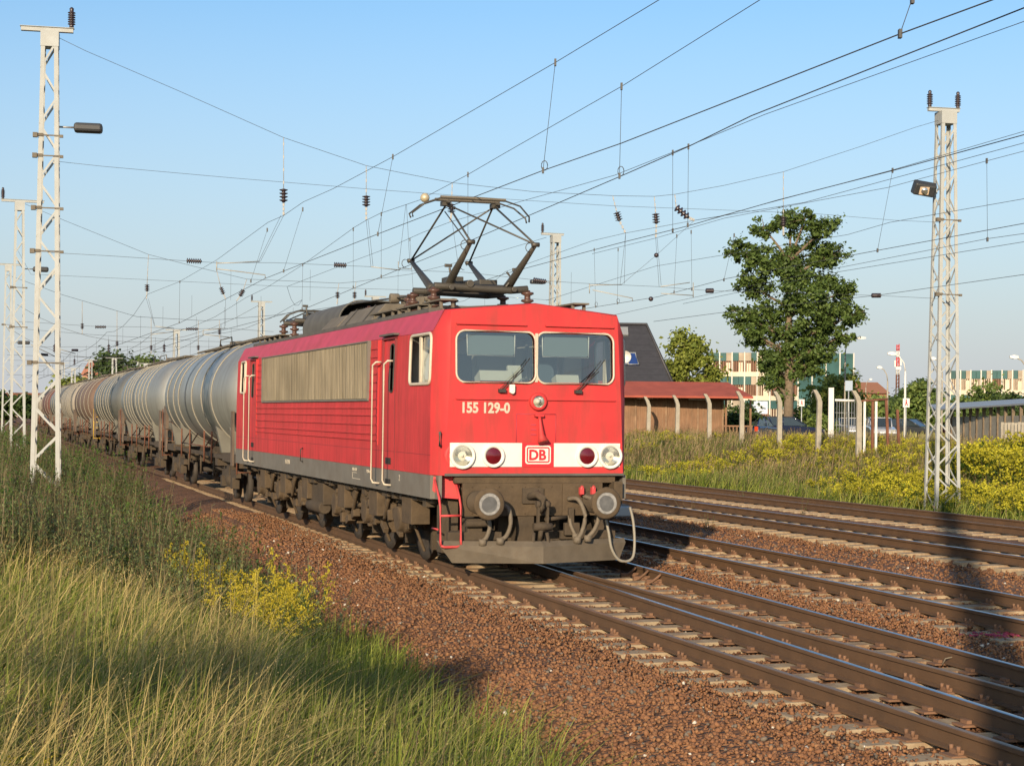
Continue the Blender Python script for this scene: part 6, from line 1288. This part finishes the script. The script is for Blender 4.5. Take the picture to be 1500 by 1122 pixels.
def inst(tpl, X, Y, Z, S, A, lean=None, cj=.25, r=rng):
    V, F, C = tpl; n = len(X); ca, sa = np.cos(A), np.sin(A); v = V[None]*S[:, None, None]
    x = v[..., 0]*ca[:, None]-v[..., 1]*sa[:, None]; y = v[..., 0]*sa[:, None]+v[..., 1]*ca[:, None]; z = v[..., 2]
    W_ = np.stack([x+X[:, None], y+Y[:, None], z+Z[:, None]], -1).reshape(-1, 3); Fo = (F[None]+(np.arange(n)*len(V))[:, None, None]).reshape(-1, 4)
    Co = (C[None]*(1+cj*(r.random((n, 1, 1))-.5)*2)).reshape(-1, 3); return W_, np.zeros((0, 3), int), Fo, Co
def quads(c, d, s_, col):
    V = np.stack([c-d*.5, c+s_*.5-d*.05, c+d*.5, c-s_*.5-d*.05], 1).reshape(-1, 3); return V, np.repeat(col, 4, 0)
def goldenrod(seed, h=1.0, nst=5, dense=1.0, gold=((.34, .275, .02), (.56, .46, .04)), spread=.16, fine=1.0):
    r = np.random.default_rng(seed); Vs, Cs = [], []
    for s_ in range(nst):
        bx, by = r.normal(0, spread*.5, 2); tx, ty = bx*2.2+r.normal(0, .07), by*2.2+r.normal(0, .07); hh = h*r.uniform(.72, 1.0)
        n = int(26*dense); t = r.uniform(.05, .82, n); c = np.stack([bx+(tx-bx)*t, by+(ty-by)*t, hh*t], -1); a = r.random(n)*6.28; L_ = .11*fine*h
        d = np.stack([np.cos(a)*.8, np.sin(a)*.8, .45+0*a], -1)*L_; sd_ = np.stack([-np.sin(a), np.cos(a), 0*a], -1)*L_*.22; col = np.array([.10, .17, .03])*(.7+.7*r.random((n, 1)))*np.array([1.0, 1, 1]); V, C = quads(c+d*.5, d, sd_, col); Vs.append(V); Cs.append(C)
        b0 = np.array([[bx, by, 0]]); V = np.array([[bx-.004, by, 0], [bx+.004, by, 0], [tx+.003, ty, hh], [tx-.003, ty, hh]]); Vs.append(V); Cs.append(np.repeat([[.12, .11, .04]], 4, 0))
        nb = int(8*dense); 
        for k in range(nb):
            t0 = hh*(.74+.26*k/nb); a = r.random()*6.28; L_ = h*(.17*(1.15-k/nb)+.02); m = int(9*dense); u = np.linspace(.1, 1, m)
            f = (t0/hh); cx = bx+(tx-bx)*f+np.cos(a)*L_*u; cy = by+(ty-by)*f+np.sin(a)*L_*u; cz = t0+L_*(.75*u-.62*u*u)+.0*u
            c = np.stack([cx, cy, cz], -1)+r.normal(0, .007*fine, (m, 3)); sz = .026*fine*h*(1.2-.5*u)[:, None]; d = r.normal(size=(m, 3)); d /= np.linalg.norm(d, axis=1)[:, None]; e = np.cross(d, r.normal(size=(m, 3))); e /= np.linalg.norm(e, axis=1)[:, None]
            g = np.array(gold[0])+(np.array(gold[1])-np.array(gold[0]))*r.random((m, 1)); V, C = quads(c, d*sz*1.2, e*sz*1.1, g); Vs.append(V); Cs.append(C)
    V = np.concatenate(Vs); return V, np.arange(len(V)).reshape(-1, 4), np.concatenate(Cs)
def weed(seed, h=1.0, nst=4, col=((.14, .18, .06), (.29, .34, .13)), leafl=.10, n0=40, topc=None):
    r = np.random.default_rng(seed); Vs, Cs = [], []
    for s_ in range(nst):
        bx, by = r.normal(0, .07, 2); tx, ty = bx*2.5+r.normal(0, .1), by*2.5+r.normal(0, .1); hh = h*r.uniform(.65, 1.0)
        V = np.array([[bx-.006, by, 0], [bx+.006, by, 0], [tx+.003, ty, hh], [tx-.003, ty, hh]]); Vs.append(V); Cs.append(np.repeat([[.13, .10, .05]], 4, 0))
        t = r.uniform(.05, 1, n0); side = .10*h*(1.1-t)+.015; a = r.random(n0)*6.28; rad = side*r.random(n0); c = np.stack([bx+(tx-bx)*t+np.cos(a)*rad, by+(ty-by)*t+np.sin(a)*rad, hh*t], -1); L_ = (leafl*h*(1.15-.75*t))[:, None]
        d = np.stack([np.cos(a)*.75, np.sin(a)*.75, r.uniform(-.1, .8, n0)], -1)*L_; e = np.stack([-np.sin(a), np.cos(a), 0*a], -1)*L_*.3; cc = np.array(col[0])+(np.array(col[1])-np.array(col[0]))*r.random((n0, 1)); 
        if topc is not None: cc = np.where((t > .78)[:, None], np.array(topc)*(.8+.4*r.random((n0, 1))), cc)
        V, C = quads(c, d, e, cc); Vs.append(V); Cs.append(C)
    V = np.concatenate(Vs); return V, np.arange(len(V)).reshape(-1, 4), np.concatenate(Cs)
GRN = (np.array([.08, .135, .012]), np.array([.31, .33, .06])); STR = (np.array([.34, .26, .09]), np.array([.60, .47, .19])); OLV = (np.array([.19, .185, .06]), np.array([.38, .34, .13]))
def inview(x, y, m=1.5): return (np.abs(x) < y*.3061+m)
def left_pts(n, l0, l1, y0, y1, r):
    l = r.uniform(l0, l1, n); y = r.uniform(y0, y1, n); x = (8.17-.326*y)+l/.951; k = inview(x, y); return np.stack([x[k], y[k]], -1)
def toe(l, r, base=-3.35): return l < base+r.normal(0, .22, len(l))
def Lof(p): return (p[:, 0]-(8.17-.326*p[:, 1]))*.951
def patch(p, s, seed): return nz(p[:, 0], p[:, 1], s, seed)
def grassfield():
    r = np.random.default_rng(5); parts = []
    def add(dens, l0, l1, y0, y1, h0, h1, w0, cols, leanm, seedp=0, edge=-3.3, lz=.25, sel=None, col=(.36, .28, .13), clump=0, ssz=.035, sm=9):
        n = int(dens*(l1-l0)*(y1-y0)*1.05); p = left_pts(n, l0, l1, y0, y1, r); L = Lof(p); p = p[L < edge+.22*r.normal(size=len(L))+.25*np.sin(p[:, 1]*1.1)]
        if sel is not None: p = p[sel(p, r)]
        if clump: c = p[r.integers(0, len(p), max(len(p)//clump, 1))]; p = c[r.integers(0, len(c), len(p))]+r.normal(0, .05, (len(p), 2))
        n = len(p); h = r.uniform(h0, h1, n)*(.8+.35*(patch(p, .6, 9)+1)/2); w_ = w0*(.7+.6*r.random(n)); lean = np.abs(r.normal(leanm, .38, n)); laz = lz+r.normal(0, 1.05, n)
        V, F3, F4, C, P = blades(n, p, h, w_, lean, laz, cols[0], cols[1], r); parts.append((V, F3, F4, C))
        if seedp > 0:
            idx = np.where(r.random(n) < seedp)[0]
            if len(idx): parts.append(seedheads(P, idx, ssz, col, r, sm))
    # near zone
    add(230, -10, -3.2, 6.0, 16, .30, .90, .0052, GRN, .5, edge=-4.0, clump=12); add(160, -10, -3.2, 6.0, 16, .18, .45, .0060, (GRN[0], GRN[1]*np.array([1.1, 1.0, 1.0])), .8, edge=-4.0)
    add(170, -10, -3.2, 6.0, 16, .45, .9, .0033, OLV, .5, .06, edge=-4.0, ssz=.016)
    add(135, -10, -4.4, 6.0, 17, .65, 1.25, .0028, STR, .6, .22, edge=-4.8, sel=lambda p, r: (patch(p, .9, 4)+r.normal(0, .35, len(p)) > -.1) & (p[:, 0]/p[:, 1] < -.14), clump=6, ssz=.017)
    add(12, -7, -3.6, 6.5, 13, .5, .85, .0024, (STR[0]*1.1, STR[1]*1.1), .6, .7, edge=-4.3, clump=2, ssz=.020)
    add(330, -14, -3.2, 16, 28, .3, .7, .006, GRN, .4, edge=-3.4)
    add(85, -14, -4.2, 15, 30, .5, 1.05, .004, STR, .5, .25, edge=-5.6, sel=lambda p, r: patch(p, .5, 4)+r.normal(0, .4, len(p)) > 0, clump=4, sm=6, ssz=.035)
    add(110, -14, -3.4, 28, 50, .35, .8, .010, OLV, .4, edge=-3.6); add(100, -18, -3.3, 28, 50, .3, .7, .011, GRN, .4, edge=-3.4)
    add(30, -26, -3.5, 50, 110, .4, .9, .022, OLV, .4, edge=-3.8)
    # a few stems straying over the ballast toe
    add(26, -3.9, -2.7, 8, 30, .15, .4, .004, GRN, .6, edge=-2.6); 
    V, F3, F4, C = cat(parts); o = npmesh('grass', V, F3, F4, C, M_GRASS); tag(o, 'tall green and straw coloured grass leaning to the right on the near left bank', 'grass', kind='stuff')
grassfield()
def weedfield():
    r = np.random.default_rng(8); parts = []; W1 = [weed(s_, 1.0) for s_ in (1, 2, 3)]; W2 = [weed(s_, 1.0, 3, ((.08, .15, .03), (.16, .26, .05)), .13) for s_ in (4, 5)]; W3 = [weed(s_, 1, 3, ((.09, .08, .03), (.16, .13, .06)), .08, 34, (.22, .12, .06)) for s_ in (6, 7)]
    def put(tpls, n, l0, l1, y0, y1, h0, h1, edge=-3.6, sel=None):
        p = left_pts(n, l0, l1, y0, y1, r); L = Lof(p); p = p[L < edge+.2*r.normal(size=len(L))]
        if sel is not None: p = p[sel(p)]
        k = r.integers(0, len(tpls), len(p))
        for i, t in enumerate(tpls):
            q = p[k == i]
            if len(q): parts.append(inst(t, q[:, 0], q[:, 1], hground(q[:, 0], q[:, 1])-.03, r.uniform(h0, h1, len(q)), r.random(len(q))*6.28, r=r))
    put(W1, 2300, -9.5, -3.4, 18, 42, .8, 1.5, -4.2, lambda p: patch(p, .45, 1) > -.45); put(W2, 900, -9, -3.4, 22, 55, .8, 1.5, -3.9); put(W1, 1500, -12, -3.2, 38, 90, 1.1, 1.8, -3.3); put(W2, 1100, -14, -3.2, 42, 95, 1.2, 2.0, -3.3)
    put(W3, 220, -10, -4, 8, 40, .5, .9); put(W1, 420, -9, -3.4, 8, 18, .35, .75, -4.0); put(W2, 260, -8, -3.2, 8, 24, .25, .55, -3.9); put(W3, 140, -9, -4, 8, 20, .5, .9)
    V, F3, F4, C = cat(parts); tag(npmesh('weeds', V, F3, F4, C, M_GRASS), 'dense grey green weeds between the grass and the ballast on the left bank', 'weeds', kind='stuff')
weedfield()
# single goldenrod plants, near left
gr = [goldenrod(s_, 1.0, 7, 1.7, spread=.20, fine=.62) for s_ in range(3)]
spots = [(262, 795, 20.5, .62, 'left end of the yellow goldenrod row by the ballast'), (290, 785, 20.0, .66, 'goldenrod with the broadest yellow head, left part of the row'), (318, 800, 20.8, .55, 'small goldenrod between the left and the middle of the row'), (350, 822, 17.6, .62, 'goldenrod in the middle of the row leaning over grey weeds'), (376, 838, 17.2, .60, 'bright yellow goldenrod just left of the tall pointed one'), (398, 797, 17.6, .84, 'tallest goldenrod with a pointed yellow tip in front of the ballast'), (415, 835, 17.0, .70, 'goldenrod directly right of the tallest one'), (442, 815, 17.6, .72, 'rightmost bushy goldenrod of the row, edge against the stones'), (428, 848, 16.6, .60, 'low goldenrod at the front right foot of the row'), (385, 852, 16.4, .58, 'low goldenrod at the front of the row'), (335, 832, 18.4, .52, 'short goldenrod behind the middle of the row')]
for i, (px, py, Y, h, lb) in enumerate(spots):
    p = at(px, py, Y); z = float(hground(np.array([p.x]), np.array([Y]))[0]); top = at(px, py, Y); V, F, C = gr[i % 3]
    o = npmesh('goldenrod', V*(.95), None, F, C, M_GRASS); o.location = (p.x, Y, z-.03); o.scale = (.62+.2*h, .62+.2*h, max(.4, (top.z-z+.03)/.98)); o.rotation_euler = (0, 0, i*1.3); tag(o, lb, 'goldenrod', 'goldenrod plants beside the ballast slope')
for px, py, Y, s_, lb in ((565, 922, 16.5, .35, 'tiny goldenrod growing alone out of the brown stones'), (192, 735, 33, .9, 'goldenrod beside the ballast below the tank wagons'), (20, 660, 26, .9, 'yellow goldenrod at the far left edge'), (45, 1090, 8.2, .55, 'orange yellow goldenrod in the bottom left corner'), (12, 1080, 8.4, .5, 'goldenrod cut by the bottom left corner of the photo')):
    p = at(px, py, Y); z = float(hground(np.array([p.x]), np.array([Y]))[0]); z = max(z, float(hball(np.array([p.x]), np.array([Y]))[0])) if (p.x-(8.17-.326*Y)) > -4 else z
    V, F, C = gr[1]; o = npmesh('goldenrod', V*s_, None, F, C, M_GRASS); o.location = (p.x, Y, z-.02); tag(o, lb, 'goldenrod', 'single goldenrod plants')
# right bank
def bank():
    r = np.random.default_rng(12); parts = []
    def pts(n, l0, l1, y0, y1):
        l = r.uniform(l0, l1, n); y = r.uniform(y0, y1, n); x = (8.17-.326*y)+l/.951; k = inview(x, y, 2.5) & (x > -2); return np.stack([x[k], y[k]], -1)
    def gb(dens, l0, l1, y0, y1, h0, h1, w0, cols, leanm, sp=0):
        p = pts(int(dens*(l1-l0)*(y1-y0)*1.05), l0, l1, y0, y1); n = len(p); h = r.uniform(h0, h1, n)*(.75+.5*(patch(p, .5, 3)+1)/2); V, F3, F4, C, P = blades(n, p, h, w0*(.7+.6*r.random(n)), np.abs(r.normal(leanm, .2, n)), .2+r.normal(0, 1.2, n), cols[0], cols[1], r); parts.append((V, F3, F4, C))
        if sp: parts.append(seedheads(P, np.where(r.random(n) < sp)[0], .08, (.34, .24, .12), r, 4))
    gb(110, 16.9, 27, 30, 62, .3, .85, .010, GRN, .35); gb(45, 17.2, 27, 30, 62, .4, .85, .011, OLV, .35, .12); gb(36, 16.9, 29, 62, 96, .3, .7, .019, OLV, .35); gb(50, 16.9, 29, 62, 96, .35, .8, .016, GRN, .35); gb(22, 19, 27, 45, 96, .6, 1.0, .012, (np.array([.26, .18, .09]), np.array([.42, .32, .18])), .3, .5)
    gb(3, 28, 70, 60, 200, .3, .7, .06, OLV, .3)
    gold = ((.30, .28, .02), (.55, .50, .04)); GT = [goldenrod(40+s_, 1.0, 5, .75, gold, .22, 1.7) for s_ in range(4)]; WT = [weed(50+s_, 1.0, 4, ((.09, .14, .03), (.20, .27, .06)), .15, 30) for s_ in range(3)]; RT = [weed(60+s_, 1.0, 4, ((.12, .13, .045), (.21, .20, .08)), .11, 30, (.20, .11, .06)) for s_ in range(2)]
    def put(tpls, n, l0, l1, y0, y1, h0, h1, f=None):
        p = pts(n, l0, l1, y0, y1)
        if f is not None: p = p[f(p)]
        k = r.integers(0, len(tpls), len(p))
        for i, t in enumerate(tpls):
            q = p[k == i]
            if len(q): parts.append(inst(t, q[:, 0], q[:, 1], hground(q[:, 0], q[:, 1])-.03, r.uniform(h0, h1, len(q)), r.random(len(q))*6.28, cj=.3, r=r))
    pm_ = lambda p: patch(p, .42, 7)+.5*patch(p, 1.3, 2)+r.normal(0, .25, len(p))
    put(GT, 4800, 17.4, 25.5, 30, 96, .45, .9, lambda p: pm_(p) > .16)
    put(GT, 600, 17.6, 24, 34, 54, .7, 1.2, lambda p: (p[:, 0]/p[:, 1] > .20) & (pm_(p) > .0))
    put(GT, 300, 20.5, 25.5, 36, 52, 1.1, 1.7, lambda p: (p[:, 0]/p[:, 1] > .262))
    put(WT, 4600, 17.2, 27, 30, 96, .4, 1.0, lambda p: pm_(p) < .3); put(WT, 500, 20.5, 25.5, 36, 52, 1.1, 1.5, lambda p: (p[:, 0]/p[:, 1] > .262))
    put(RT, 2600, 20, 28, 40, 98, .6, 1.05, lambda p: patch(p, .3, 5) < .3); put(RT, 500, 18, 24, 55, 96, .4, .8)
    V, F3, F4, C = cat(parts); tag(npmesh('bank_vegetation', V, F3, F4, C, M_GRASS), 'goldenrod, grass and weeds covering the bank behind the far track', 'wild plants', kind='stuff')
bank()
# tufts between the tracks
for px, py, Y, h, lb in ((1036, 772, None, .45, 'green weed tuft at the tip of the locomotive shadow'), (1012, 752, None, .55, 'dark leafless weed between the tracks at the locomotive shadow'), (1085, 735, None, .7, 'thin green weed between the two farthest tracks'), (1173, 752, None, .5, 'small weed by the white sleeper ends right of the thin green one')):
    g_ = G(px, py+2, -.22); V, F, C = weed(px, h, 5 if px < 1050 else 2, ((.05, .09, .02), (.10, .15, .03)) if px != 1012 else ((.05, .03, .02), (.09, .06, .04)), .16 if px != 1012 else .05, 30)
    o = npmesh('weed_tuft', V, None, F, C, M_GRASS); o.location = g_; tag(o, lb, 'weed', 'weeds between the tracks')
